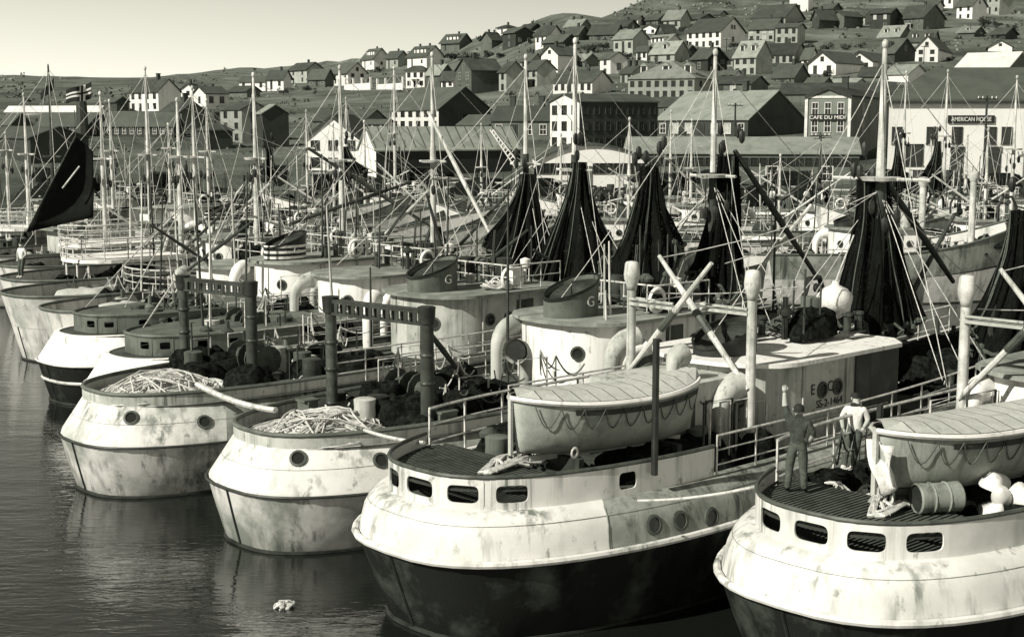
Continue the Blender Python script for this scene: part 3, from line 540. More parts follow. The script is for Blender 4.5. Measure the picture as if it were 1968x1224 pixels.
for lb, x0, x1, yb, yt in (("white garden wall with square posts below the ridge row, longer half", 664, 713, 173, 163), ("white garden wall with square posts beside the white two storey house", 726, 775, 173, 163)):
    a, b = ground(x0, yb), ground(x1, yb); D = (a.y + b.y) / 2; hgt = (yb - yt) / FPX * D; d = b - a; ln = d.length; ang = math.atan2(d.y, d.x)
    o = thing("garden_wall", lb, "wall", a, ang, "white garden walls on the slope"); MB().box((ln / 2, 0, hgt / 2 - .5), (ln, .35, hgt + 1)).build("panel", 'wall_white', o)
    for k in range(4): MB().box((ln * k / 3, -.05, hgt / 2 + .9), (.6, .6, hgt + 1.8)).build("post", 'wall_white', o)
# shrubs
def leaf_clump(mb, c, r, n, ls):
    for _ in range(n):
        d = Vector((R.gauss(0, 1), R.gauss(0, 1), R.gauss(0, 1))).normalized() * r * (R.random() ** .4)
        p = Vector(c) + Vector((d.x, d.y, d.z * .75)); a = Vector((R.uniform(-1, 1), R.uniform(-1, 1), R.uniform(-1, 1))).normalized(); b = a.cross(Vector((R.uniform(-1, 1), R.uniform(-1, 1), R.uniform(-1, 1)))).normalized()
        s = ls * R.uniform(.6, 1.3); mb.add([p - a * s, p + b * s * .6, p + a * s, p - b * s * .6], [(0, 1, 2, 3)])
SH = [(842, 118, 20, "beside the dormered grey bungalow"), (868, 117, 24, "under the grey bungalow"), (893, 118, 24, "between bungalow and steep gable"), (915, 116, 20, "below the steep gabled cottage"), (940, 112, 22, "in front of the steep gabled cottage"), (962, 113, 18, "below the dark square house"),
      (1140, 98, 24, "at the pale square house corner"), (1160, 96, 22, "touching the pale square house"), (1128, 100, 18, "under the long grey house"), (1210, 112, 16, "in front of the pale square house"), (1590, 150, 24, "under the white gable above the cafe"), (1556, 98, 20, "beside the hedge crowded house"), (1590, 96, 22, "on the lane below the dark gable"), (1625, 98, 20, "under the grey gabled shed"),
      (1890, 52, 26, "below the bright white house"), (1915, 54, 20, "beside the uppermost lane"), (1945, 60, 18, "next to the vented white gable"), (1410, 94, 18, "beside the long white house"), (1432, 110, 20, "over the tall pale house"), (545, 182, 18, "on the far slope below the cottages"), (590, 176, 16, "near the low fenced house"), (730, 140, 16, "by the small pale cottage"), (1655, 92, 16, "by the pole under the dark house"), (1310, 62, 14, "near the upper row of houses"), (1825, 118, 14, "beside the tall plain white gable")]
for i, (px, py, wpx, wh) in enumerate(SH):
    p = ground(px, py); r = wpx / FPX * p.y * .55
    o = thing("shrub", "dark leafy bush " + wh, "shrub", p, 0, "bushes among the houses"); mb = MB()
    for k in range(7): leaf_clump(mb, (R.uniform(-.8, .8) * r, R.uniform(-.5, .5) * r, r * R.uniform(.35, .95)), r * R.uniform(.35, .6), 60, r * .13)
    mb.build("crown", 'leaf', o)
    st = MB()
    for k in range(3): st.tube([(0, 0, -.4), (R.uniform(-.3, .3) * r, R.uniform(-.3, .3) * r, r * .8)], [.1 * r / 2, .02 * r], 5)
    st.build("trunk", 'bark', o)
# low scrub over the slopes
mb = MB(); n = 0
while n < 1700:
    px, py = R.uniform(-100, 2050), R.uniform(0, 300); 
    if py < lerp(RIDGE, px) + 2: continue
    if noise.noise(Vector((px * .012, py * .03, 0))) < .02: continue
    p = ground(px, py); s = p.y * .0022 * R.uniform(.5, 1.5); leaf_clump(mb, p + Vector((0, 0, s * .3)), s, 5, s * .5); n += 1
mb.build("scrub", 'leaf')['kind'] = 'stuff'
rk = MB(); n = 0
while n < 700:
    px, py = R.uniform(-100, 2050), R.uniform(-20, 240); 
    if py < lerp(RIDGE, px) + 1 or noise.noise(Vector((px * .02, py * .05, 5))) < .08: continue
    p = ground(px, py); s = p.y * .0011 * R.uniform(.4, 1.6); rk.lathe([(s * .9, -s * .4), (s * R.uniform(.7, 1), s * .25), (s * .35, s * R.uniform(.4, .8))], p, 5); n += 1
rk.build("rock_outcrops", 'concrete')['kind'] = 'stuff'

# lattice crane jib on the quay and odds on the quay
a_, b_ = at(1008, 338, 128), at(945, 250, 128); o = thing("crane", "pale lattice crane jib leaning over the quay shed roof", "crane", a_); d_ = b_ - a_; jb = MB()
for sx, sy in ((-.35, -.35), (.35, -.35), (.35, .35), (-.35, .35)): jb.tube([Vector((sx, sy, 0)), d_ + Vector((sx * .4, sy * .4, 0))], .07, 5)
for i in range(14):
    f, f2 = i / 14, (i + 1) / 14; k, k2 = 1 - .6 * f, 1 - .6 * f2
    for s in (-.35, .35): jb.tube([d_ * f + Vector((-.35 * k, s * k, 0)), d_ * f2 + Vector((.35 * k2, s * k2, 0))], .045, 4); jb.tube([d_ * f + Vector((s * k, -.35 * k, 0)), d_ * f2 + Vector((s * k2, .35 * k2, 0))], .045, 4)
jb.build("jib", 'cabin_white', o); MB().box((0, 0, -.5), (2.2, 2, 2.4)).box((0, 0, .8), (1.6, 1.5, .3)).build("cab", 'grey_paint', o); MB().tube([(-.2, 0, .9), d_ + Vector((0, 0, .3))], .03, 4).build("cable", 'black_steel', o)

# goods lying about the quay: many alike, told apart by nothing
def quay_spot(): return R.uniform(40, 1960), R.uniform(352, 399)
def scatter(n, make, label, cat, group):
    proto = None
    for i in range(n):
        px, py = quay_spot(); p = ground(px, py); p.y = max(126.5, p.y)
        if proto is None: proto = make(); o = proto
        else:
            o = share(proto)
            for ch in proto.children: share(ch, o)
        o.location = p; o.rotation_euler = (0, 0, R.uniform(0, 6)); s = R.uniform(.8, 1.35); o.scale = (s, s, s); tag(o, label, cat, group)
def mk_crate():
    o = thing("fish_crate", "", "crate"); MB().box((0, 0, .5), (1.3, .9, 1.0)).build("box", 'wood', o); MB().box((0, 0, 1.03), (1.36, .96, .08)).build("lid", 'cabin_cream', o); return o
def mk_cask():
    o = thing("cask", "", "barrel"); MB().lathe([(.28, 0), (.36, .3), (.36, .6), (.28, .9), (.02, .9)], (0, 0, 0), 12).build("shell", 'timber_dark', o, True); MB().lathe([(.33, .16), (.345, .18), (.345, .24), (.33, .26)], (0, 0, 0), 12, False).build("hoop", 'steel', o); return o
def mk_pile():
    o = thing("net_pile", "", "net"); mb = MB(); rings = []
    for i in range(7):
        f = i / 6; k = math.cos(f * 1.5) ** .6 if i < 6 else .05; rings.append([(1.9 * k * math.cos(t) * (1 + .4 * noise.noise(Vector((math.cos(t) * 2, math.sin(t) * 2, f)))), 1.2 * k * math.sin(t) * (1 + .4 * noise.noise(Vector((math.cos(t) * 2, math.sin(t) * 2, f + 9)))), 1.3 * math.sin(f * 1.57)) for t in (6.2832 * j / 18 for j in range(18))])
    mb.loft(rings, False, True).build("heap", 'net_pile', o, 'all'); MB().tube(sag((-1, -.8, 1), (1.2, -.9, .4), .2), .05, 5).build("rope", 'rope', o); return o
def mk_rack():
    o = thing("drying_rack", "", "rack"); MB().tube([(-2, 0, 0), (-2, 0, 2.6)], .06, 6).build("post", 'mast_white', o); MB().tube([(2, 0, 0), (2, 0, 2.6)], .06, 6).build("post", 'mast_white', o); MB().tube([(-2.2, 0, 2.5), (2.2, 0, 2.5)], .05, 6).build("crossbar", 'mast_dark', o)
    q = random.Random(4); MB().loft([[(x, .25 * math.sin(3 * x + z), 2.5 - z * (1 + .2 * math.sin(2 * x))) for x in (-1.8 + .2 * i for i in range(19))] for z in (0, .6, 1.2, 1.7)], False, False, False).build("hung_net", 'net', o, 'all'); return o
scatter(46, mk_crate, "wooden fish crate with pale lid lying on the quay among many others", "crate", "fish crates on the quay")
scatter(36, mk_cask, "dark wooden cask standing on the quay among many others", "barrel", "casks on the quay")
scatter(40, mk_pile, "dark heap of net lying on the quay among many others", "net", "net heaps on the quay")
RK = None
for px, py, wh in ((90, 372, "behind the black sail"), (330, 385, "near the hipped dark cottage"), (520, 368, "below the tall net loft"), (640, 388, "in front of the white gabled boathouse"), (800, 372, "along the corrugated roofed shed"), (1280, 384, "by the corner of the arched hangar"), (1520, 380, "before the cafe"), (1790, 378, "in front of the white hotel")):
    if RK is None: RK = mk_rack(); o = RK
    else:
        o = share(RK)
        for ch in RK.children: share(ch, o)
    o.location = ground(px, py); o.rotation_euler = (0, 0, R.uniform(-.6, .6)); tag(o, "pole rack with a dark net hung to dry " + wh, "rack", "drying racks on the quay")
# ---------------------------------------------------------------- trawlers
TH = math.radians(43)
def proj(p):
    v = Vector(p) - Vector((0, 0, HC)); d = v.y * CP - v.z * SP; u = v.y * SP + v.z * CP
    return 984 + FPX * v.x / d, 612 - FPX * u / d
class Boat:
    def __init__(s, name, label, ox, oy, th=TH, group="trawlers rafted side by side", B=3.4, L=29, kind='A', cat="trawler"):
        s.root = thing(name, label, cat, (ox, oy, 0), th, group); s.o = Vector((ox, oy, 0)); s.th = th; s.B = B; s.L = L; s.kind = kind
        s.R = Matrix.Rotation(th, 3, 'Z'); s.Ri = Matrix.Rotation(-th, 3, 'Z'); s.rise = 1.5
        s.rk = L / 29; s.name = name
    def W(s, x, t, z): return s.o + s.R @ Vector((x, -t, z))                 # local (forward, starboard, up) -> place
    def loc(s, p): q = s.Ri @ (Vector(p) - s.o); return Vector((q.x, q.y, q.z))
    def sheer(s, x): return s.rise * max(0, (x - 10) / (s.L - 10)) ** 2
    def plan(s, s0, B, A=None, flare=0, N=14, M=12):
        """half outline from the stern centre to the bow: (forward, half width)"""
        A = (A or 6.5) ; out = []
        for i in range(N + 1):
            f = math.pi / 2 * i / N; out.append((s0 + A * (1 - math.cos(f)), B * math.sin(f) ** .72))
        sm, bow = s.L * .56, s.L + flare
        a = s0 + A
        for i in range(1, 4): out.append((a + (sm - a) * i / 3, B))
        for i in range(1, M + 1):
            u = i / M; out.append((sm + (bow - sm) * u, max(.02, B * (1 - u ** 2.1))))
        return out
    def ring(s, z, s0, B, A=None, flare=0, rf=1.0):
        h = s.plan(s0, B, A, flare); e = [(x, t, z + s.sheer(x) * rf) for x, t in h]
        return [(x, -t, zz) for x, t, zz in reversed(e)] + [(x, t, zz) for x, t, zz in e[1:]]   # starboard bow .. stern .. port bow (y = port)
    def lofted(s, levels, name, mat, smooth='all'):
        rings = [s.ring(*lv) for lv in levels]
        return MB().loft(rings, False, False, False).build(name, mat, s.root, smooth)
    def deck(s, z, s0, B, A, mat='deck', name="deck"):
        h = s.plan(s0, B, A); v = []; f = []
        for x, t in h: v += [(x, -t, z + s.sheer(x)), (x, t, z + s.sheer(x))]
        for i in range(len(h) - 1): f.append((2 * i, 2 * i + 2, 2 * i + 3, 2 * i + 1))
        return MB().add(v, f).build(name, mat, s.root)
def resample(pts, step):
    pts = [Vector(p) for p in pts]; acc = [0]
    for a, b in zip(pts, pts[1:]): acc.append(acc[-1] + (b - a).length)
    def ev(l):
        l = min(max(l, 0), acc[-1])
        for i in range(len(pts) - 1):
            if l <= acc[i + 1]: return pts[i].lerp(pts[i + 1], (l - acc[i]) / max(1e-9, acc[i + 1] - acc[i]))
        return pts[-1]
    return ev, acc[-1]
def wall_with_ports(mb, ev, l0, l1, zb, zt, ports, zc, ph, rise, k=5):
    """upright plate along a curve; ports = [(a, b)] rounded openings along the arc length"""
    def P(l, z): q = ev(l); return Vector((q.x, q.y, z + rise(q.x)))
    def strip(a, b):
        n = max(1, int((b - a) / .22))
        for i in range(n): x, y = a + (b - a) * i / n, a + (b - a) * (i + 1) / n; mb.quad(P(x, zb), P(y, zb), P(y, zt), P(x, zt))
    cur = l0
    for a, b in sorted(ports):
        m = .10
        if a - m < cur or b + m > l1: continue
        strip(cur, a - m); cx, hw, hz = (a + b) / 2, (b - a) / 2, ph / 2; n = 32; inn, out = [], []
        for i in range(n):
            t = 2 * math.pi * i / n; c, sn = math.cos(t), math.sin(t)
            inn.append(P(cx + hw * math.copysign(abs(c) ** (2 / k), c), zc + hz * math.copysign(abs(sn) ** (2 / 3.2), sn)))
            q = 1 / max(abs(c) / 1, abs(sn) / 1); zz = sn * q; out.append(P(cx + (hw + m) * c * q, (zt if zz > 0 else zb) * abs(zz) + zc * (1 - abs(zz))))
        for i in range(n): j = (i + 1) % n; mb.quad(inn[i], inn[j], out[j], out[i])
        cur = b + m
    strip(cur, l1); return mb
def railing(bt, pts, h=.95, bars=3, name="railing", mat='rail', r=.022, step=1.3):
    ev, n = resample(pts, 1); mb = MB(); k = max(2, int(n / step)); 
    for i in range(k + 1): p = ev(n * i / k); mb.tube([p, p + Vector((0, 0, h))], r, 5)
    q = [ev(n * i / (3 * k)) for i in range(3 * k + 1)]
    for j in range(bars): mb.tube([p + Vector((0, 0, h * (j + 1) / bars)) for p in q], r * (1.25 if j == bars - 1 else .8), 5)
    return mb.build(name, mat, bt.root, True)
def porthole(root, p, n, r=.16, mat='steel'):
    n = Vector(n).normalized(); o = MB().lathe([(r * 1.3, -.02), (r * 1.3, .035), (r * .95, .045), (r * .95, 0)], p, 14, False, n).build("porthole", mat, root, True)
    MB().lathe([(r * .97, .012), (.001, .012)], p, 14, False, n).build("pane", 'glass', o); return o
def cowl(bt, x, t, z, h, r, yaw, mat='cabin_cream', name="cowl_vent"):
    d = Vector((math.cos(yaw), math.sin(yaw), 0)); b = Vector((x, -t, z)); pts = [b, b + Vector((0, 0, h * .6))]; rr = [r, r]
    for i in range(1, 6):
        a = math.pi / 2 * i / 5; pts.append(b + Vector((0, 0, h * .6)) + Vector((0, 0, 1)) * math.sin(a) * h * .4 + d * (1 - math.cos(a)) * h * .4); rr.append(r * (1 + .14 * i))
    pts.append(pts[-1] + d * r * .8); rr.append(r * 1.9)
    o = MB().tube(pts, rr, 14, False).build(name, mat, bt.root, 'all')
    MB().lathe([(r * 1.5, 0), (.001, 0)], pts[-1] - d * r * .35, 14, False, d).build("mouth", 'black_steel', o); return o
def deckhouse(bt, x0, x1, hw, zb, zt, mat='cabin_white', roofmat='roof_deck', rnd=1.5, recess=None, ports=((.3, .7),), door=True, ov=.22, nm="wheelhouse"):
    def outline(a, b, w, r):
        out = []
        for i in range(9):
            f = math.pi * i / 8; out.append((a + r - r * math.sin(f), -w * math.cos(f)))
        fr = .6
        return out + [(b - fr, w), (b, w - fr), (b, -w + fr), (b - fr, -w)]
    oa = outline(x0, x1, hw, rnd); rings = [[(x, y, z) for x, y in oa] for z in (zb, zt)]
    o = MB().loft(rings, False, False).build(nm, mat, bt.root, True)
    ob = outline(x0 - ov, x1 + ov, hw + ov, rnd)
    MB().loft([[(x, y, zt) for x, y in ob], [(x, y, zt + .1) for x, y in ob]]).build("roof", roofmat, o, True)
    for side in (-1, 1):
        for f in ports[0]: porthole(o, (x0 + rnd + (x1 - x0 - rnd) * f, side * hw, zb + (zt - zb) * .62), (0, side, 0))
        if door:
            d = MB().box((x0 + rnd + (x1 - x0 - rnd) * .5, side * hw, zb + (zt - zb) * .46), (.75, .06, (zt - zb) * .86)).build("door", 'wood', o)
    for side in (-1, 1):
        MB().tube([(x0 + rnd + .1, side * (hw + .06), zb + (zt - zb) * .27), (x1 - .7, side * (hw + .06), zb + (zt - zb) * .27)], .018, 5).build("handrail", 'rail', o)
        for f in (.04, .44, .9): MB().tube([(x0 + rnd + (x1 - x0 - rnd) * f, side * (hw + .03), zb), (x0 + rnd + (x1 - x0 - rnd) * f, side * (hw + .03), zt)], .03, 5).build("conduit", 'cabin_cream', o)
    for f in (-.9, -.3, .3, .9):
        MB().box((x1 + .0, f * hw * .75, zb + (zt - zb) * .66), (.04, .55, .6)).build("window", 'glass', o)
    porthole(o, (x0 + rnd * (1 - math.sin(math.pi * .3)) - .0, -hw * math.cos(math.pi * .3), zb + (zt - zb) * .6), (-.7, -.55, 0))
    return o
def funnel(bt, x, t, z, h, rx, ry, mat='grey_paint', bands=0, emblem=True, slant=.30):
    def el(k, zz, sl=0): return [(x + rx * k * math.cos(a), -t + ry * k * math.sin(a), zz + sl * math.cos(a)) for a in (2 * math.pi * i / 24 for i in range(24))]
    o = MB().loft([el(1, z), el(1, z + h, slant)], False, False).build("funnel", mat, bt.root, 'all')
    MB().loft([el(1.04, z + h - .04, slant), el(1.06, z + h + .05, slant), el(.98, z + h + .05, slant)], False, False).build("rim", 'black_steel', o, True)
    MB().loft([el(.99, z + h - .12, slant), el(.02, z + h - .12, slant)], False, False).build("grid", 'dark_paint', o)
    for i in range(bands): MB().loft([el(1.012, z + .12 + .22 * i, 0), el(1.012, z + .22 + .22 * i, 0)], False, False).build("band", 'cabin_white', o, 'all')
    if emblem: text("G", .42, 'lettering', o, (x + .12, -t - ry - .015, z + h * .55), (math.pi / 2, 0, 0), extrude=.01)
    return o
def mast(bt, x, t, z0, z1, r0=.17, r1=.07, mat='mast_white', cross=None, dome=True, kind="mast", low=None):
    mid = z0 + (z1 - z0) * .62; hi = mat
    o = MB().tube([(x, -t, z0), (x, -t, mid)], [r0, r0 * .85], 10).build(kind, low or mat, bt.root, True)
    MB().tube([(x, -t, mid), (x, -t, z1 - .15), (x, -t, z1)], [r0 * .68, r1, r1 * .6], 9).build("topmast", mat, o, True)
    if dome: MB().lathe([(.05, -.1), (.085, 0), (.085, .08), (.05, .14), (.01, .16)], (x, -t, z1), 10).build("lamp", mat, o, 'all')
    for zc, wd in cross or ():
        cb = MB().tube([(x, -t - wd, zc), (x, -t + wd, zc)], .05, 6); cb.lathe([(.5, -.05), (.55, .05), (.3, .06)], (x, -t, zc), 12).build("crosstree", hi, o, True)
    return o
def rig(bt, lines, name="rigging", mat='rope', r=.014):
    mb = MB()
    for a, b, sg in lines: mb.tube(sag(a, b, sg, 6 if sg else 1), r, 4, False)
    return tag(mb.build(name, mat, bt.root), kind='stuff')
def block_cluster(bt, x, t, z, n=5):
    mb = MB()
    for i in range(n):
        a = 6.28 * i / n; px, py = x + .35 * math.cos(a), -t + .35 * math.sin(a); zz = z - R.uniform(.1, .9)
        mb.tube([(px, py, z), (px, py, zz)], .02, 4); mb.lathe([(.03, -.22), (.09, -.13), (.10, 0), (.09, .13), (.03, .2)], (px, py, zz - .2), 7)
    return tag(mb.build("tackle_block", 'black_steel', bt.root, True), kind='stuff')
def winch(bt, x, t, z, mat='steel'):
    o = MB().box((x, -t, z + .12), (.9, 1.9, .24)).build("winch", 'dark_paint', bt.root)
    ax = Vector((0, 1, 0))
    for s in (-.5, .5): MB().lathe([(.45, -.32), (.45, -.28), (.24, -.27), (.24, .27), (.45, .28), (.45, .32)], (x, -t + s, z + .6), 12, True, ax).build("drum", mat, o, True)
    MB().box((x + .35, -t, z + .5), (.35, .4, .8)).build("gearbox", 'dark_paint', o); return o
def gallows(bt, x, t, z, wd=1.1, h=2.3, mat='black_steel'):
    pts = [(x - wd / 2, -t, z), (x - wd / 2, -t + .1, z + h * .75), (x - wd / 4, -t + .12, z + h), (x + wd / 4, -t + .12, z + h), (x + wd / 2, -t + .1, z + h * .75), (x + wd / 2, -t, z)]
    o = MB().tube(pts, .09, 7).build("gallows", mat, bt.root, True); MB().lathe([(.15, -.05), (.10, 0), (.15, .05)], (x, -t, z + h - .3), 10, True, Vector((0, 1, 0))).build("sheave", 'steel', o, True); return o
def hatch(bt, x, t, z, lx, ly, h=.55, mat='cabin_cream'):
    o = MB().box((x, -t, z + h / 2), (lx, ly, h)).build("hatch", mat, bt.root); MB().box((x, -t, z + h + .04), (lx + .14, ly + .14, .08)).build("lid", 'canvas', o); return o
def rope_mess(parent_or_none, c, rx, ry, n, h=.35, r=.028, rz=0, mat='rope', name="rope_pile", label=None, seed=1):
    q = random.Random(seed); mb = MB(); c = Vector(c); RM = Matrix.Rotation(rz, 3, 'Z')
    for k in range(n):
        a0 = q.uniform(0, 6.28); f = q.uniform(.35, 1.0); ph = q.uniform(0, 6.28); zz = h * (1 - f) * q.uniform(.5, 1.1) + r; off = Vector((q.uniform(-.3, .3) * rx, q.uniform(-.3, .3) * ry, 0)); pts = []
        for i in range(26):
            a = a0 + q.choice((1,)) * i / 25 * q.uniform(5.6, 5.9); wob = 1 + .16 * math.sin(3 * a + ph) + .1 * math.sin(5 * a + 2 * ph)
            pts.append(c + RM @ (off * (1 - f) + Vector((rx * f * wob * math.cos(a), ry * f * wob * math.sin(a), zz + .05 * math.sin(4 * a + ph)))))
        mb.tube(pts, r, 5)
    for k in range(n // 3):
        a = q.uniform(0, 6.28); p0 = Vector((rx * .9 * math.cos(a), ry * .9 * math.sin(a), r)); b = a + q.uniform(2, 4); p1 = Vector((rx * math.cos(b), ry * math.sin(b), r)); pts = []
        for i in range(9):
            f = i / 8; pts.append(c + RM @ (p0.lerp(p1, f) + Vector((q.uniform(-.1, .1), q.uniform(-.1, .1), h * 1.1 * math.sin(math.pi * f)))))
        mb.tube(pts, r, 5)
    o = mb.build(name, mat, parent_or_none, True)
    if parent_or_none is None: tag(o, label, 'rope', "rope heaps on the decks")
    return o
def heap(bt, x, t, z, rx, ry, h, mat='net_pile', name="net_heap", seed=0):
    q = random.Random(seed + 99); rings = []; s0 = q.uniform(0, 50)
    for i in range(10):
        f = i / 9; k = math.cos(f * 1.5) ** .6 if i < 9 else .05; ring = []
        for j in range(26):
            a = 6.2832 * j / 26; w = 1 + .38 * noise.noise(Vector((math.cos(a) * 1.3 + s0, math.sin(a) * 1.3, f * 1.2))) + .2 * noise.noise(Vector((math.cos(a) * 4 + s0, math.sin(a) * 4, f * 3)))
            ring.append((x + rx * k * math.cos(a) * w, -t + ry * k * math.sin(a) * w, z + h * math.sin(f * 1.57) * (1 + .35 * noise.noise(Vector((math.cos(a) * k * 2 + s0, math.sin(a) * k * 2, 3))))))
        rings.append(ring)
    return MB().loft(rings, False, True).build(name, mat, bt.root, 'all')
def clutter(bt, xr, tr, z, n, seed, big=.5):
    q = random.Random(seed)
    for i in range(n):
        x, t = q.uniform(*xr), q.uniform(*tr); zz = z + bt.sheer(x); k = q.random(); m = q.choice(('cabin_cream', 'grey_paint', 'dark_paint', 'wood', 'black_steel', 'dark_paint'))
        if k < .30:
            d = (q.uniform(.3, .9) * big * 1.6, q.uniform(.3, .8) * big * 1.6, q.uniform(.25, .6)); o = MB().box((x, -t, zz + d[2] / 2), d, q.uniform(0, 3)); o.box((x, -t, zz + d[2] + .02), (d[0] + .06, d[1] + .06, .05), 0); o.build("deck_box", m, bt.root)
        elif k < .48: MB().lathe([(.26, 0), (.28, .05), (.27, .28), (.29, .32), (.27, .6), (.28, .78), (.24, .8)], (x, -t, zz), 12).build("drum", m, bt.root, True)
        elif k < .64: MB().tube([(x, -t, zz), (x, -t, zz + q.uniform(.5, 1.3))], [.09, .07], 8).lathe([(.08, 0), (.2, .03), (.22, .12), (.1, .22)], (x, -t, zz + .6), 10).build("mushroom_vent", m, bt.root, True)
        elif k < .80: rope_mess(bt.root, (x, -t, zz), q.uniform(.3, .7), q.uniform(.3, .6), 9, .3, .03, q.uniform(0, 3), q.choice(('rope', 'rope_dark', 'rope')), "rope_coil", q.randint(0, 9999))
        elif k < .9: heap(bt, x, t, zz, q.uniform(.5, 1.0), q.uniform(.4, .7), q.uniform(.3, .7), 'net_pile', "net_heap", q.randint(0, 999))
        else:
            b = MB(); 
            for s in (-.25, .25): b.lathe([(.1, 0), (.1, .45), (.15, .47), (.15, .53), (.02, .56)], (x + s, -t, zz), 10)
            b.box((x, -t, zz + .03), (.8, .3, .06)); b.build("bollard", 'dark_paint', bt.root, True)
HULL = dict(
 A=dict(lower=[(-.7, 1.4, .74, 8), (0, .62, .88, 7.2), (.9, .30, .965, 6.8), (1.72, .0, 1.0, 6.5)], rub=1.76, zd=2.5, ins=.64),
 B=dict(lower=[(-.7, 1.1, .74, 8), (0, .36, .86, 7.2), (.8, .16, .95, 6.8), (1.49, 0, 1.0, 6.5)], rub=1.50, zd=2.48, ins=.66),
)
def make_hull(bt, top='hull_white', low='hull_black', seam=True, ports=(), hawse=None, port_end=3.0, stb_end=6.9, house=False, side=None):
    B, k = bt.B, bt.kind; hs = HULL['A' if k == 'A' else 'B']; r = bt.root
    bt.lofted([(z, s0, B * f, A, 1.0 + z * .45, z / 2.6) for z, s0, f, A in hs['lower']], "hull", low)
    zr = hs['rub']; rr = bt.ring(zr, -.04, B + .04, 6.55, 1.9, .7)
    if k == 'A':
        lv = [(zr + .03, .04, B - .04, 6.46, 1.85, .7), (2.0, .07, B - .08, 6.43, 1.9, .75), (2.25, .13, B - .14, 6.4, 1.95, .8), (2.43, .22, B - .23, 6.3, 2, .85), (2.56, .36, B - .36, 6.1, 2, .9), (2.63, .52, B - .50, 6.0, 2, 1), (2.655, .80, B - .78, 5.8, 1.9, 1)]
        MB().tube(rr, .075, 8, False).build("rub_rail", 'hull_white' if low == 'hull_black' else low, r, True)
    elif k == 'D':
        lv = [(zr, 0, B, 6.5, 1.6, .7), (2.0, -.15, B + .06, 6.6, 1.9, .85), (2.9, -.42, B + .12, 6.8, 2.3, 1.2)]
        MB().tube(bt.ring(2.9, -.42, B + .12, 6.8, 2.3, 1.2), .06, 6, False).build("rim", 'grey_paint', r, True)
    else:
        lv = [(zr + .01, .03, B - .01, 6.47, 1.6, .7), (1.60, .06, B - .05, 6.44, 1.6, .72), (2.05, .34, B - .38, 6.2, 1.7, .85), (2.50, .62, B - .70, 6.0, 1.9, 1), (2.505, .78, B - .85, 5.9, 1.9, 1)]
        MB().tube(rr, .035, 6, False).build("knuckle_rail", 'dark_paint' if low != 'hull_black' else 'hull_white', r, True)
        if low == 'hull_black': MB().tube(bt.ring(.85, .14, B * .955 + .03, 6.8, 1.2, .4), .06, 6, False).build("rub_rail", 'hull_grey', r, True)
    n = len(bt.ring(*lv[0])); rings = [bt.ring(*q) for q in lv]
    i_st = n // 2 - (side or 10)                                   # starboard plates ahead of this index: separate run, dirtier, side shade painted in
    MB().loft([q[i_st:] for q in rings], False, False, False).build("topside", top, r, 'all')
    MB().loft([q[:i_st + 1] for q in rings], False, False, False).build("side_plate", 'hull_stain_shade' if top == 'hull_white' else 'hull_dirt_shade', r, 'all')
    if k == 'A' and side:                                            # proud edge of the plate
        e = [q[i_st] for q in rings[:5]]; MB().tube([(x, y - .012, z) for x, y, z in e], .014, 4).build("plate_edge", 'hull_stain_shade', r)
    MB().tube([(s0 - .015, 0, z) for z, s0, f, A in reversed(hs['lower'])], .03, 5).build("stern_seam", 'boot', r)
    if bt.o.y < 40 and k in 'AB':
        rv = MB(); pl = [(s0, z) for z, s0, f, A in reversed(hs['lower'])]
        for i in range(26):
            z = hs['rub'] - .08 - i * .062; x = lerp(sorted((z_, s_) for s_, z_ in pl), z)
            for y in (-.16, -.22, .16): rv.lathe([(.016, 0), (.012, .008), (.002, .012)], (x + abs(y) ** 2 * .55 - .003, y, z), 6, True, Vector((-1, y * .4, -.3)))
        tag(rv.build("rivet", low, r), kind='stuff')
        sr = bt.ring(2.43 if k == 'A' else 2.05, .215 if k == 'A' else .335, B - (.225 if k == 'A' else .375), 6.3 if k == 'A' else 6.2, 2, .85); MB().tube(sr, .007, 4, False).build("plate_seam", 'hull_stain_shade', r)
    MB().tube(bt.ring(.04, .58 if k == 'A' else .33, B * (.882 if k == 'A' else .862), 7.2, 1, 0), .05, 5, False).build("boot_top", 'boot', r)
    bt.zd = hs['zd'] if k != 'D' else 2.1
    bt.deck(bt.zd, .8 if k == 'A' else .7, B - .55 if k != 'D' else B - .1, 5.9, 'deck')
    s0, Bw, Aw = (.66, B - .64, 5.86) if k == 'A' else (.63, B - .71, 5.95)
    zb, zt = (2.64, 3.28) if k == 'A' else (2.49, 2.80)
    if k == 'C': s0, Bw, Aw, zb, zt = 1.35, B - 1.1, 5.3, 2.50, 3.15
    bt.bw = (s0, Bw, Aw, zb, zt)
    if k == 'D': return
    full = [p for p in bt.ring(0, s0, Bw, Aw, 0, 0)]
    c = [p for p in full]; 
    # arc from starboard stb_end aft round the stern to port_end on the port side
    a = [p for p in c[:n // 2 + 1] if p[0] <= stb_end] + [p for p in c[n // 2 + 1:] if p[0] <= port_end]
    ev, ln = resample(a, 1)
    pl = []
    if ports:
        zc = (zb + zt) / 2 - .02; samp = [(proj(bt.o + bt.R @ Vector((ev(ln * i / 800).x, ev(ln * i / 800).y, zc)))[0], ln * i / 800) for i in range(801)]
        im = min(range(801), key=lambda i: samp[i][0]); near = sorted(samp[:im + 1])
        for p0, p1 in ports: l0, l1 = lerp(near, p0), lerp(near, p1); pl.append((min(l0, l1), max(l0, l1)))
        hl = sum(1 for _ in a); tot = ln
        if hawse: l = lerp(near, hawse); pl.append((l - .22, l + .22))
    elif house:
        pl = [(ln * f - .17, ln * f + .17) for f in house]
    mb = wall_with_ports(MB(), ev, 0, ln, zb, zt, pl, (zb + zt) / 2 - (.02 if k == 'A' else -.02), .35 if k == 'A' else .24, bt.sheer, 6 if k == 'A' else 9)
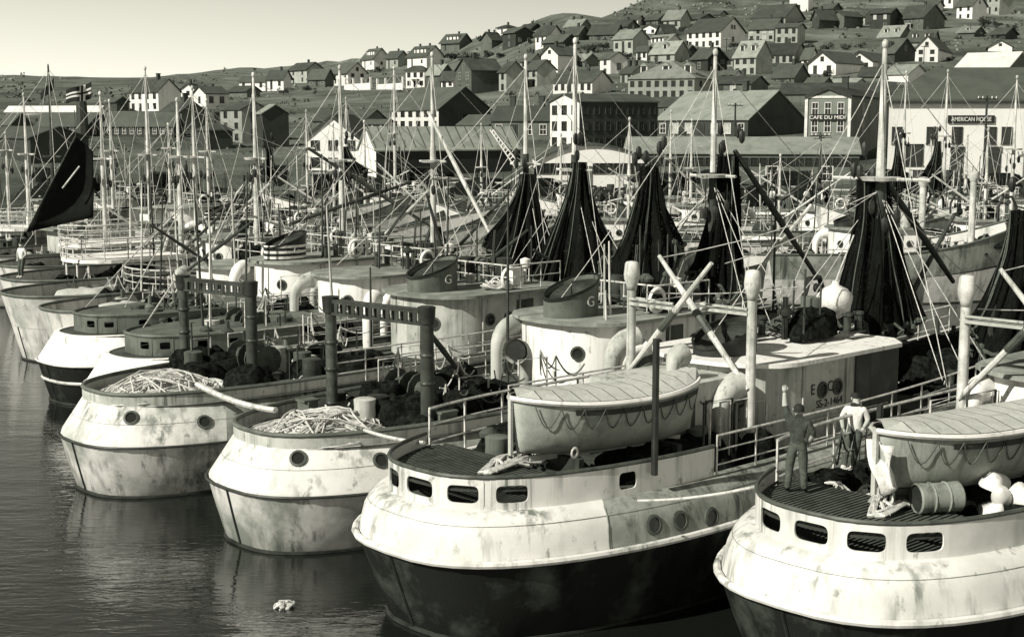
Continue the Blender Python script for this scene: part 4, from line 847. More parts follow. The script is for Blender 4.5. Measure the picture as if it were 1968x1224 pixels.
    o = mb.build("bulwark", 'grey_paint' if k == 'C' else 'cabin_cream' if k == 'B' else top, r, 'all', weld=True); md = o.modifiers.new("plate", 'SOLIDIFY'); md.thickness = .035; md.offset = 0; o.modifiers.new('edges', 'EDGE_SPLIT').split_angle = math.radians(38)
    MB().tube([ev(ln * i / 60) + Vector((0, 0, zt)) for i in range(61)], .045 if k == 'A' else .06, 6).build("rim", 'grey_paint' if k != 'A' else 'steel', r, True)
    if k == 'C': bt.deck(3.12, s0, Bw, Aw, 'grey_paint', "cabin_top")
def hull_port(bt, px, py, zguess, r=.17):
    """round hull scuttle where the sight line meets the shell"""
    dg = bpy.context.evaluated_depsgraph_get(); best = None
    for ch in bt.root.children:
        if not ch.name.startswith(("topside", "side_plate", "hull")): continue
        me = ch.data; T = BVHTree.FromPolygons([v.co for v in me.vertices], [tuple(p.vertices) for p in me.polygons])
        o = bt.Ri @ (Vector((0, 0, HC)) - bt.o); d = bt.Ri @ ray(px, py)
        h = T.ray_cast(o, d.normalized())
        if h[0] is not None and (best is None or h[3] < best[3]): best = h
    if best: 
        nn = best[1]; nn = nn if nn.y < 0 or nn.x < 0 and nn.y < .3 else -nn
        porthole(bt.root, best[0], nn, r)
def outfit(bt, seed, wh=(9.2, 15.2), hw=1.9, whmat='cabin_white', fun='grey_paint', bands=0, funnel_h=.95, mastx=16.9, masttop=12.3, mastmat='mast_white', posts=True, rails=True, detail=1.0, mastlow=None, no_mast=False, cross=((8.4, .9),), emblem=True, fwd=True, door=True, nt=0, wports=(.12, .32, .72), roofmat='roof_deck'):
    q = random.Random(seed); z = bt.zd; s0, Bw, Aw, zb, zt = bt.bw
    deckhouse(bt, wh[0], wh[1], hw, z, z + 1.98 + q.uniform(-.05, .12), whmat, roofmat, ports=(wports,), door=door)
    if fun: funnel(bt, wh[0] + 1.15, .0, z + 2.05, funnel_h * .88, .92, .66, fun, bands, emblem)
    for dx, t, hh, r, ya in ((-.4, -1.5, 1.7, .17, .4), *(((.9, 2.25, 1.3, .13, -.2),) if whmat != 'cabin_cream' else ())): cowl(bt, wh[0] + dx, t, z, hh * q.uniform(.9, 1.1), r, ya + q.uniform(-.4, .4), q.choice(('cabin_cream', 'cabin_white', 'grey_paint')))
    w1 = wh[1]
    # mast, derrick, rigging
    if not no_mast:
        mast(bt, mastx, 0, z, masttop, .15 if bt.o.y > 30 else .19, .065, mastmat, cross, True, low=mastlow)
        zz = 8.3
        L = [((mastx, 0, masttop - .2), (bt.L - .5, 0, z + bt.rise + .9), .15), ((mastx, 0, masttop - .4), (wh[0] + .5, 0, z + 2.4), .25), ((mastx, 0, zz), (bt.L * .8, -1.2, z + 1.4), .1)]
        for sd in (-1, 1):
            for dx in (-.9, -.2, .6): L.append(((mastx, 0, zz - .1), (mastx + dx * 1.6, sd * (bt.B - .5), z + .9 + bt.sheer(mastx)), 0))
            L.append(((mastx, 0, masttop - .6), (mastx - 1.2, sd * (bt.B - .5), z + .9), .05))
        rig(bt, L)
        block_cluster(bt, mastx, .15, zz - .1, 5)
        o = MB().tube([(mastx + .25, 0, z + 1.2), (mastx + 5.2, -q.uniform(-.8, .8), z + 4.8)], [.1, .06], 7).build("derrick_boom", q.choice(('mast_dark', mastmat)), bt.root, True)
    # side rails
    if rails:
        for sd in (-1, 1):
            pts = [(x, -sd * (lerp(sorted(bt.plan(s0, bt.B - .62, 5.9)[:-3]), x)), z + .05 + bt.sheer(x)) for x in [6.6 + .6 * i for i in range(int((bt.L * .86 - 6.6) / .6))]]
            railing(bt, pts, .95, 3)
    gallows(bt, mastx + 2.2, bt.B - .8, z + bt.sheer(mastx + 2)); gallows(bt, mastx + 2.2, -bt.B + .8, z + bt.sheer(mastx + 2))
    winch(bt, w1 + .9, 0, z); hatch(bt, mastx + 2.6, 0, z + bt.sheer(mastx + 2.6), 2.0, 1.7, .6); winch(bt, 6.0, -.3, z, 'steel')
    clutter(bt, (3.4, 8.4), (-1.9, 2.3), z, int(20 * detail), seed + 1, .4); clutter(bt, (mastx + .6, bt.L * .82), (-1.7, 1.7), z, int(20 * detail), seed + 2)
    clutter(bt, (wh[0] + 2.8, w1 - .2), (-1.4, 1.4), z + 2.1, int(8 * detail), seed + 3, .3)
    rt = z + 2.1
    for i in range(3):
        x, t = wh[0] + 3 + q.uniform(0, 2.5), q.uniform(-1.2, 1.2); MB().tube([(x, -t, rt), (x, -t, rt + q.uniform(1.2, 2.4))], .03, 5).build("aerial", 'dark_paint', bt.root)
    if nt is not None: heap(bt, bt.L * .7, .4, z + bt.sheer(bt.L * .7), 2.4, 1.5, 1.0, 'net_pile', "net_heap", seed)
    if posts: king_posts(bt, wh[0] - .45, 1.62, z, 6.55)
def king_posts(bt, x, t, z, top):
    x0 = x
    for sd in (-1, 1):
        x = x0 + (.5 if sd > 0 else 0)
        o = MB().tube([(x, -sd * t, z), (x, -sd * t, top - .45)], [.125, .11], 12).build("king_post", 'mast_white', bt.root, True)
        MB().lathe([(.12, -.5), (.135, -.38), (.185, -.24), (.195, -.12), (.165, .14), (.13, .18), (.02, .2)], (x, -sd * t, top), 14).build("vent_head", 'mast_white', o, 'all')
        a = Vector((x - .12, -sd * (t + .02), z + 1.5)); b = Vector((x - .22, sd * (t * .62), top + .35))
        o2 = MB().tube([a, a.lerp(b, .5), b], [.055, .085, .05], 8).build("boom", 'mast_white', bt.root, True)
        MB().tube([a.lerp(b, .42), a.lerp(b, .58)], .1, 8).build("collar", 'steel', o2, True)
        MB().box((x, -sd * t * .55, top - .82), (.28, t * .85, .07)).box((x - .12, -sd * t * .55, top - .7), (.05, t * .85, .05)).build("cross_arm", 'cabin_cream', bt.root)
    rig(bt, [((x, -t, top - .6), (x + 4, 0, z + 3.4), .1), ((x, t, top - .6), (x + 4, 0, z + 3.4), .1), ((x - .2, t * .6, top + .3), (x + 7.5, 0, 8.2), .2), ((x - .2, -t * .6, top + .3), (x + 7.5, 0, 8.2), .2)])
def gantry(bt, a, b, z0, z1, cap=True):
    """portal of two thick posts joined by a pierced beam; a, b = local (forward, starboard)"""
    o = None
    for k, (x, t) in enumerate((a, b)):
        p = MB().tube([(x, -t, z0), (x, -t, z1 + (.1 if k == 0 else .18))], .15 if k == 0 else .17, 12).build("gantry_post", 'steel' if k == 0 else 'mast_dark', bt.root, True)
        MB().lathe([(.20, -.35), (.22, -.02), (.23, .06), (.02, .08)], (x, -t, z1 + .1), 12).build("post_cap", 'black_steel', p, True)
        for zz in (.4, 1.3, 2.0): MB().lathe([(.17, -.05), (.19, 0), (.17, .05)], (x, -t, z0 + zz), 12, False).build("hoop", 'dark_paint', p, True)
    A, B = Vector((a[0], -a[1], z1 - .12)), Vector((b[0], -b[1], z1 - .12)); d = (B - A); ln = d.length; d.normalize(); n = d.cross(Vector((0, 0, 1)))
    mb = MB(); ang = math.atan2(d.y, d.x)
    for s in (-1, 1):
        for zz in (-.15, .15): mb.box(A.lerp(B, .5) + n * .1 * s + Vector((0, 0, zz)), (ln, .03, .07), ang)
        k = 11
        for i in range(k + 1): mb.box(A.lerp(B, i / k) + n * .1 * s, (.12, .03, .24), ang)
    mb.box(A.lerp(B, .5) + Vector((0, 0, .2)), (ln, .26, .03), ang); mb.build("gantry_beam", 'dark_paint', bt.root)
# --- the four big sterns
A3 = Boat("trawler", "black hulled trawler in the middle with four oval freeing ports and a planked lifeboat", -2.40, 26.65, B=3.42)
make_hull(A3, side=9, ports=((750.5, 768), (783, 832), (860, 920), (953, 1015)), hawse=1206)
outfit(A3, 31, mastx=16.9, masttop=12.1, cross=((8.55, 1.5),), mastlow='mast_dark', fun='black_steel', emblem=False, funnel_h=.55, whmat='cabin_cream', roofmat='cabin_white', door=False, wports=(.22, .36))
A4 = Boat("trawler", "black hulled trawler with two men, a barrel and a propeller on its stern", 4.68, 23.5, B=3.42)
make_hull(A4, side=10, ports=((1464, 1501), (1528, 1592), (1628, 1703), (1741, 1813)), stb_end=9)
outfit(A4, 41, mastx=17.2, masttop=12.1, fun='black_steel')
B2 = Boat("trawler", "grey white double ender with rope heap on its stern under a pierced gantry, waterline stained", -6.74, 32.4, B=3.3, kind='B')
make_hull(B2, 'hull_white', 'hull_low', side=9, port_end=6, stb_end=16)
outfit(B2, 51, wh=(10.4, 15.9), mastx=17.9, masttop=12.2, mastlow='mast_dark', posts=False)
B1 = Boat("trawler", "grey white double ender with rope heap and scuttle, second from the open water", -11.95, 37.4, B=3.3, kind='B')
make_hull(B1, 'hull_grey', 'hull_low', side=9, port_end=6, stb_end=16)
outfit(B1, 61, whmat='cabin_cream', wh=(11.6, 17.2), mastx=19.4, masttop=12.9, posts=False, mastlow='mast_dark')
C2 = Boat("trawler", "white sided trawler with square cabin windows close behind the rope heap stern", -13.55, 45.0, B=3.2, kind='C')
make_hull(C2, 'cabin_white', 'hull_black', house=(.30, .36, .42, .48, .56, .64)); outfit(C2, 71, hw=1.6, mastx=19.3, masttop=12.7, mastlow='mast_dark', posts=False, fun=None)
C1 = Boat("trawler", "white sided trawler with square cabin windows and white strake along a black hull", -16.8, 50.0, B=3.2, kind='C')
make_hull(C1, 'cabin_white', 'hull_black', house=(.30, .36, .42, .48, .56, .64)); outfit(C1, 81, hw=1.7, mastx=18.2, masttop=13.0, posts=False, fun='black_steel', bands=3)
D2 = Boat("trawler", "small grey trawler tucked between the white sided hull and the flared sterns", -17.8, 54.4, B=2.6, L=26, kind='D')
make_hull(D2, 'hull_grey', 'hull_grey'); outfit(D2, 91, mastx=13.8, masttop=12.5, posts=False, wh=(6.5, 11.5), hw=1.6, fun=None)
D1 = Boat("trawler", "grey trawler with flared open stern holding a pale net pile", -21.0, 59.2, B=3.1, kind='D')
make_hull(D1, 'hull_grey', 'hull_grey'); outfit(D1, 101, mastx=12.0, masttop=12.3, posts=False, fun=None, wh=(13.5, 18))
D0 = Boat("trawler", "grey white trawler with high flared stern under the white galleries", -23.2, 65.2, B=3.1, kind='D')
make_hull(D0, 'hull_white', 'hull_grey'); outfit(D0, 111, mastx=8.8, masttop=11.2, posts=False, fun=None, wh=(10, 16))
# --- the rows behind: rafted boats farther out, then boats lying along the quay
_ax, _nx = Vector((math.cos(TH), math.sin(TH), 0)), Vector((math.sin(TH), -math.cos(TH), 0))
def along(n0, px):
    r = (px - 984) / FPX * (CP + .08 * SP); return (r * _nx.y - _nx.x) * n0 / (_ax.x - r * _ax.y)
ROW = [(-70, 30, (203, 378), (11.6, 12.0), "grey trawler in the raft beyond the white galleries", 'D', 'hull_grey'), (-77, 31, (107, 290), (13.4, 13.3), "trawler with a dark pole mast in the outer raft", 'D', 'hull_white'),
       (-84, 32, (58, 404), (11.8, 11.6), "trawler with a lattice footed white mast in the outer raft", 'C', 'cabin_white'), (-91, 38, (220, 593), (11.6, 11.0), "trawler with two thin masts in the outer raft", 'D', 'hull_grey'), (-98, 34, (20, 330), (9.4, 10), "outermost trawler of the raft near the far store", 'C', 'cabin_white')]
FARB = []
for i, (n0, s0, ms, tops, lb, k, col) in enumerate(ROW):
    p = _nx * n0 + _ax * s0; bt = Boat("trawler", lb, p.x, p.y, B=3.0, kind=k); make_hull(bt, col, 'hull_grey' if k == 'D' else 'hull_black', house=(.3, .4, .5, .6))
    outfit(bt, 200 + i, no_mast=True, posts=False, wh=(14.5, 19.5), detail=.9, fun=(None, 'black_steel', None, 'dark_paint', None)[i], funnel_h=.7, bands=2, emblem=False); FARB.append(bt)
    for px, tp in zip(ms, tops):
        x = along(n0, px) - s0; m = 'mast_dark' if px == 107 else 'mast_white'
        mast(bt, x, 0, bt.zd, tp, .13, .05, m, ((8.2, 1.1),), px != 107)
        rig(bt, [((x, 0, tp - .3), (x + q_, t_, bt.zd + 1), .1) for q_, t_ in ((9, 0), (-8, 0), (-1, 2.6), (1, 2.6), (-1, -2.6), (1, -2.6))]); block_cluster(bt, x, .1, 7.6, 4)
# x-extent at the quay rows: (left px, right px, Y, heading out of left/right, masts [(px, ytop)], label, kind, colour)
QR = [(470, 1000, 114, 1, ((665, 190), (925, 240)), "white boat along the quay before the corrugated shed", 'C', 'cabin_white'), (1010, 1540, 114, -1, ((1290, 215),), "white boat along the quay before the arched hangar", 'D', 'hull_white'), (1600, 2130, 114, 1, ((1742, 140), (1860, 262)), "boat along the quay under the hotel front", 'D', 'hull_grey'),
      (560, 1110, 106, -1, ((757, 132), (640, 240)), "second white boat out from the corrugated shed", 'D', 'hull_white'), (1125, 1650, 105, -1, ((1330, 232), (1578, 262)), "white round sterned boat lying before the quay shed", 'D', 'cabin_white'), (1690, 2240, 105, -1, ((1822, 138), (1790, 268)), "second boat out from the hotel front", 'C', 'cabin_white'),
      (620, 1190, 98, 1, ((700, 235), (1078, 260)), "third boat out from the corrugated shed", 'C', 'cabin_white'), (1300, 1870, 97, 1, ((1500, 300), (1848, 300)), "boat with dark deck heaps before the round sterned boat", 'D', 'hull_grey'),
      (900, 1500, 89, -1, ((1210, 230),), "boat half hidden behind the hanging nets", 'D', 'hull_white'), (1640, 2250, 88, -1, ((1900, 250), (1955, 150)), "white boat with tall masts near the picture edge", 'D', 'hull_white'), (1340, 1960, 80, 1, ((1775, 345), (1872, 335)), "boat with a net covered deck behind the big sterns", 'D', 'hull_white')]
for i, (pl, pr, Y, dr, ms, lb, k, col) in enumerate(QR):
    xl, xr = at(pl, 450, Y).x, at(pr, 450, Y).x; L = xr - xl; th = R.uniform(-.10, .10) + (0 if dr > 0 else math.pi)
    bt = Boat("trawler", lb, xl if dr > 0 else xr, Y, th, "boats lying along the quay", 2.9, L, k); bt.rise = 1.2
    make_hull(bt, col, 'hull_black' if k == 'C' else 'hull_grey', house=(.3, .4, .5, .6)); a = L * .42
    outfit(bt, 300 + i, no_mast=True, posts=False, wh=(a, a + 5), detail=.8, fun=('black_steel', None, None, 'dark_paint', None)[i % 5], funnel_h=.7, emblem=False); FARB.append(bt)
    for px, yt in ms:
        p = at(px, yt, Y); q = bt.loc(p); q.y = max(-2, min(2, q.y)); short = (px, yt) in ((1775, 345), (1872, 335))
        if short: MB().tube([(q.x, q.y, bt.zd), (q.x, q.y, q.z - .3)], [.2, .18], 10).lathe([(.2, -.4), (.28, -.2), (.27, .1), (.02, .15)], (q.x, q.y, q.z), 12).build("king_post", 'mast_white', bt.root, True); continue
        mast(bt, q.x, -q.y, bt.zd, q.z, .13, .05, 'mast_dark' if px in (1578, 1848) else 'mast_white', ((q.z * .66, 1.0),), True)
        rig(bt, [((q.x, q.y, q.z - .3), (q.x + u_, t_, bt.zd + 1), .1) for u_, t_ in ((8, 0), (-8, 0), (-1, 2.4), (1, 2.4), (-1, -2.4), (1, -2.4))]); block_cluster(bt, q.x, -q.y + .1, q.z * .64, 4)
        MB().tube([(q.x + .3, q.y, bt.zd + 1.5), (q.x + 5, q.y + R.uniform(-1, 1), bt.zd + R.uniform(2.5, 5))], [.1, .06], 6).build("derrick_boom", 'mast_white', bt.root, True)
# white galleries on the flared sterns
def gallery(bt, x0, z, w, ln):
    pts = [(x0 + ln, -w, z)] + [(x0 + 1.8 - 1.8 * math.sin(math.pi * i / 10), -w * math.cos(math.pi * i / 10), z) for i in range(11)] + [(x0 + ln, w, z)]
    o = MB().loft([[(x, y, z - .16) for x, y, _ in pts], [(x, y, z) for x, y, _ in pts]]).build("gallery", 'cabin_white', bt.root)
    railing(bt, pts, 1.0, 4, r=.03, step=1.1)
    for x, y, _ in pts[1:-1:3]: MB().tube([(x + .2, y * .9, bt.zd), (x + .2, y * .9, z - .1)], .05, 6).build("stanchion", 'cabin_white', bt.root)
gallery(D0, 2.6, 3.65, 2.2, 5.5); gallery(FARB[0], 3, 3.8, 2.1, 5); gallery(FARB[2], 3, 3.8, 2.1, 6)
for bt in (D1, D2):
    railing(bt, [(8.5, -2.1, bt.zd)] + [(5.4 + 1.2 - 1.2 * math.sin(math.pi * i / 8), -2.1 * math.cos(math.pi * i / 8), bt.zd + .3) for i in range(9)] + [(8.5, 2.1, bt.zd)], 1.2, 4, r=.03)
    heap(bt, 3.0, .2, bt.zd, 1.4, 1.3, .8, 'canvas', "net_heap", 5)
for bt in (D0, D1, D2, FARB[0], FARB[1]): clutter(bt, (1.2, 5), (-1.5, 1.5), bt.zd, 12, int(bt.o.y), .4); deck_gear_later = True
for bt in FARB[:5] + [D0, D1]:
    q = random.Random(bt.o.x)
    for k in range(4):
        x, t = q.uniform(4, 22), q.uniform(-1.5, 1.5); o = MB().box((x, -t, bt.zd + 1), (q.uniform(1.2, 2.6), q.uniform(1, 2), 2)).build("deck_cabin", q.choice(('cabin_white', 'cabin_cream')), bt.root)
        MB().box((x, -t, bt.zd + 2.05), (2.6, 2.1, .1)).build("roof", 'roof_deck', o)

def deck_gear(bt, x0, x1, seed, n):
    """net swags over the rail, stay frames and loose lines amidships"""
    q = random.Random(seed); z = bt.zd
    for i in range(n):
        x = q.uniform(x0, x1); t = q.choice((-1, 1)) * q.uniform(.6, bt.B - 1.1); k = q.random()
        if k < .35: heap(bt, x, t, z, q.uniform(.5, 1.1), q.uniform(.35, .7), q.uniform(.4, .8), 'net_pile', "net_heap", seed + i)
        elif k < .6:
            h, wd = q.uniform(.8, 1.7), q.uniform(.5, 1.2); MB().tube([(x, -t, z), (x, -t, z + h), (x + wd, -t - .1, z + h), (x + wd, -t - .1, z)], .03, 5).build("pipe_frame", q.choice(('rail', 'dark_paint')), bt.root, True)
        elif k < .8:
            mb = MB(); p = Vector((x, -t, z + q.uniform(.9, 1.6)))
            for j in range(5): e = p + Vector((q.uniform(-.6, .9), q.uniform(-.5, .5), -q.uniform(.1, .9))); mb.tube(sag(p, e, q.uniform(.1, .5), 8), .022, 4)
            tag(mb.build("loose_line", q.choice(('rope', 'rope_dark')), bt.root), kind='stuff')
        else: rope_mess(bt.root, (x, -t, z + .02), q.uniform(.3, .6), q.uniform(.25, .5), 8, .3, .026, q.uniform(0, 3), q.choice(('rope', 'rope_dark')), "rope_coil", seed * 7 + i)
for bt, sd in ((A3, 1), (A4, 2), (B2, 3), (B1, 4), (C2, 5), (C1, 6)): deck_gear(bt, 4.4, 9.4, 900 + sd, 34); deck_gear(bt, 16.5, 24, 950 + sd, 30)
for i, bt in enumerate([D2, D1, D0] + FARB): deck_gear(bt, 2.5, bt.L * .4, 1000 + i, 20); deck_gear(bt, bt.L * .55, bt.L * .85, 1100 + i, 18)
# long booms one can follow in the picture
for bt, p, q_, r, m in ((A3, (1690, 330, 38.6), (1832, 542, 41), .11, 'mast_dark'), (B2, (1412, 290, 45), (1572, 536, 47), .11, 'mast_dark'), (C1, (823, 215, 62.2), (948, 462, 60), .10, 'mast_white'), (D1, (592, 285, 70), (835, 440, 72), .11, 'mast_dark'), (D2, (560, 430, 61), (790, 350, 66), .10, 'mast_dark'), (C1, (828, 343, 62), (905, 345, 63), .09, 'mast_white'), (D0, (352, 395, 70), (280, 470, 66), .05, 'rope'), (D1, (455, 372, 66), (350, 600, 60), .03, 'rope'), (B1, (345, 395, 69.5), (165, 590, 52), .03, 'rope'), (C1, (352, 395, 69.5), (240, 590, 52), .03, 'rope'), (C2, (335, 540, 43), (275, 630, 46), .03, 'rope')):
    a_, b_ = bt.loc(at(*p)), bt.loc(at(*q_)); MB().tube([a_, a_.lerp(b_, .5), b_], [r * .7, r, r * .6], 7).build("derrick_boom" if r > .06 else "stay", m, bt.root, True)

def roof_kit(bt, x0, x1, hw, seed):
    """rails, boxes and a searchlight on a wheelhouse top"""
    q = random.Random(seed); z = bt.zd + 2.12
    railing(bt, [(x1 - .2, -hw, z), (x1 - 2.6, -hw, z), (x1 - 2.6, hw, z), (x1 - .2, hw, z)], .8, 2, r=.022, step=.9)
    o = MB().box((x1 - 1.4, q.uniform(-.8, .8), z + .3), (.5, .6, .6)).build("compass_box", q.choice(('cabin_white', 'wood')), bt.root)
    MB().lathe([(.05, 0), (.05, .5), (.16, .55), (.18, .8), (.02, .86)], (x1 - .6, q.uniform(-.8, .8), z), 10).build("searchlight", 'cabin_white', bt.root, True)
    MB().lathe([(.18, 0), (.10, .3), (.05, .7), (.04, .9)], (x1 - 2.0, q.uniform(-1, 1), z), 10).build("pipe_cone", 'dark_paint', bt.root, True)
    o = MB().lathe([(.33, -.05), (.40, 0), (.33, .05), (.26, 0), (.33, -.05)], (x1 - 2.6, -hw - .05, z + .4), 16, False, Vector((0, 1, 0))).build("life_ring", 'lifering', bt.root, 'all')
    b = MB()
    for k in (-.7, -.55): b.tube([(x1 - 2.4, -hw * .2 + k * .4, z), (x1 - 2.2, -hw * .2 + k * .4, z + 1.9)], .02, 5)
    for k in range(6): b.tube([(x1 - 2.38 + .03 * k, -hw * .2 - .28, z + .3 * k + .1), (x1 - 2.38 + .03 * k, -hw * .2 - .22, z + .3 * k + .1)], .015, 4)
    tag(b.build("roof_ladder", 'dark_paint', bt.root), kind='stuff')
for i, (bt, a_, b_, hw_) in enumerate(((B2, 10.4, 15.9, 1.7), (B1, 11.6, 17.2, 1.7), (C2, 9.2, 15.2, 1.7), (C1, 9.2, 15.2, 1.7), (D2, 6.5, 11.5, 1.4), (D1, 13.5, 18, 1.7), (D0, 10, 16, 1.7))): roof_kit(bt, a_, b_, hw_, i)
for i, bt in enumerate(FARB): 
    a_ = 14.5 if i < 5 else bt.L * .42; roof_kit(bt, a_, a_ + 5, 1.5, 50 + i)
MB().box((14.0, -1.93, 3.45), (1.9, .05, 1.9)).build("recess_shade", 'dark_paint', A3.root)  # dark panel painting the shade of the recess under the wheelhouse roof

for i, bt in enumerate([B2, B1, C2, C1, D2, D1, D0] + FARB):           # boat poles, oars stepped upright and topped-up spars
    q = random.Random(400 + i)
    for k in range(5):
        x, t = q.uniform(4, bt.L * .8), q.uniform(-1.9, 1.9); h = q.uniform(2.5, 6.5); lean = q.uniform(-.5, .5)
        MB().tube([(x, -t, bt.zd), (x + lean * .5, -t + lean * .3, bt.zd + h * .5), (x + lean, -t + lean * .6, bt.zd + h)], [.05, .045, .025], 5).build("spar", q.choice(('mast_white', 'mast_dark', 'cabin_cream', 'mast_dark')), bt.root, True)
    for k in range(2):
        x = q.uniform(6, bt.L * .7); a_ = Vector((x, q.uniform(-1, 1), bt.zd + q.uniform(.8, 2.2))); b_ = a_ + Vector((q.uniform(-6, 6), q.uniform(-1.2, 1.2), q.uniform(1, 3.4)))
        MB().tube([a_, a_.lerp(b_, .5), b_], [.05, .08, .045], 6).build("derrick_boom", q.choice(('mast_white', 'mast_dark', 'mast_dark')), bt.root, True)
# ---------------------------------------------------------------- near deck detail
for b, px, py in ((B1, 252, 803), (B1, 393, 811), (B2, 573, 881), (B2, 732, 885), (A3, 1256, 1008), (A3, 1307, 1000), (A3, 1367, 993)): hull_port(b, px, py, 2, .16)
# stern gratings of the two nearest trawlers
def grating(bt, x1, sp=.105):
    s0, Bw, Aw, zb, zt = bt.bw; z = 3.0; pl = sorted((t, x) for x, t in bt.plan(s0 + .12, Bw - .12, Aw)[:15])
    root = MB(); n = int(2 * (Bw - .2) / sp)
    for xx in (1.4, 2.4, 3.4): 
        hwx = lerp(sorted((x, t) for x, t in bt.plan(s0 + .12, Bw - .12, Aw)[:15]), xx); root.box((xx, 0, z - .06), (.07, 2 * hwx, .07))
    ring = [(x, -t, z) for x, t in reversed(bt.plan(s0 + .06, Bw - .06, Aw)[:9])] + [(x, t, z) for x, t in bt.plan(s0 + .06, Bw - .06, Aw)[1:9]]; root.tube(ring, .03, 5)
    g = root.build("grating", 'timber_dark', bt.root)
    for i in range(n + 1):
        t = -Bw + .2 + i * sp; xa = lerp(pl, abs(t))
        if x1 - xa > .3: MB().box(((xa + x1) / 2, -t, z), (x1 - xa, .055, .05)).build("slat", 'wood', g)
grating(A3, 3.1); grating(A4, 3.3)
railing(A3, [(x, (lerp(sorted(A3.plan(.66, A3.B - .64, 5.86)[:-3]), x)), 2.66) for x in [3 + .5 * i for i in range(24)]], 1.15, 3, r=.03, step=1.2)
railing(A4, [(x, (lerp(sorted(A4.plan(.66, A4.B - .64, 5.86)[:-3]), x)), 2.66) for x in [3 + .5 * i for i in range(24)]], 1.15, 3, r=.03, step=1.2)
# lettering on the wheelhouse of the middle trawler
whs = [c for c in A3.root.children if c.name.startswith("wheelhouse")][0]
text("SS-2-1464", .27, 'lettering_dark', whs, (12.0, -1.915, 3.36), (math.pi / 2, 0, 0), extrude=.004)
for s_, x_ in (("E", 11.3), ("C", 12.02), ("I", 12.72)): text(s_, .36, 'lettering_dark', whs, (x_, -1.915, 3.74), (math.pi / 2, 0, 0), extrude=.004)
# gantries
for bt, L_, R_ in ((B1, (357, 716), (486, 736)), (B2, (639, 800), (822, 834))):
    a, b = bt.loc(onz(*L_, 2.45)), bt.loc(onz(*R_, 2.45)); gantry(bt, (a.x, -a.y), (b.x, -b.y), 2.42, 5.3 if bt is B1 else 5.45)
# rope heaps on the two sterns and on the nearer decks
for bt, x, t, rx, ry, n, sd, lb in ((B1, 2.7, .2, 1.75, 1.65, 88, 5, "heap of pale rope on the stern farther from the camera post, loops over the rim"), (B2, 2.65, .3, 1.75, 1.6, 88, 6, "heap of pale rope on the stern with the single scuttle facing out")):
    p = bt.W(x, t, bt.zd + .03); rope_mess(None, p, rx, ry, n, .46, .023, TH, 'rope', "rope_pile", lb, sd)
for bt, sd in ((A3, 8), (A4, 9)):
    rope_mess(bt.root, (3.6, -.2, 3.05), 1.5, .5, 8, .12, .035, .2, 'rope', "rope_coil", sd)
def rope_run(label, pts, r=.05, name="mooring_rope"):
    return tag(MB().tube(pts, r, 6).build(name, 'rope', None, True), label, 'rope', "loose ropes between the boats")
a = B1.W(3.6, .8, 3.0)
rope_run("thick pale hawser sagging from the gantry stern rope heap to the next stern", sag(onz(378, 738, 3.05), onz(530, 788, 2.95), .12, 12), .075)
rope_run("thin pale line running over the rim to the oval ported trawler", sag(onz(700, 826, 2.95), onz(815, 850, 3.2), .05, 10), .04)
rope_run("pale line lying along the side plate between the two black hulls", sag(onz(1225, 962, 2.75), onz(1470, 930, 3.2), .08, 12), .03)
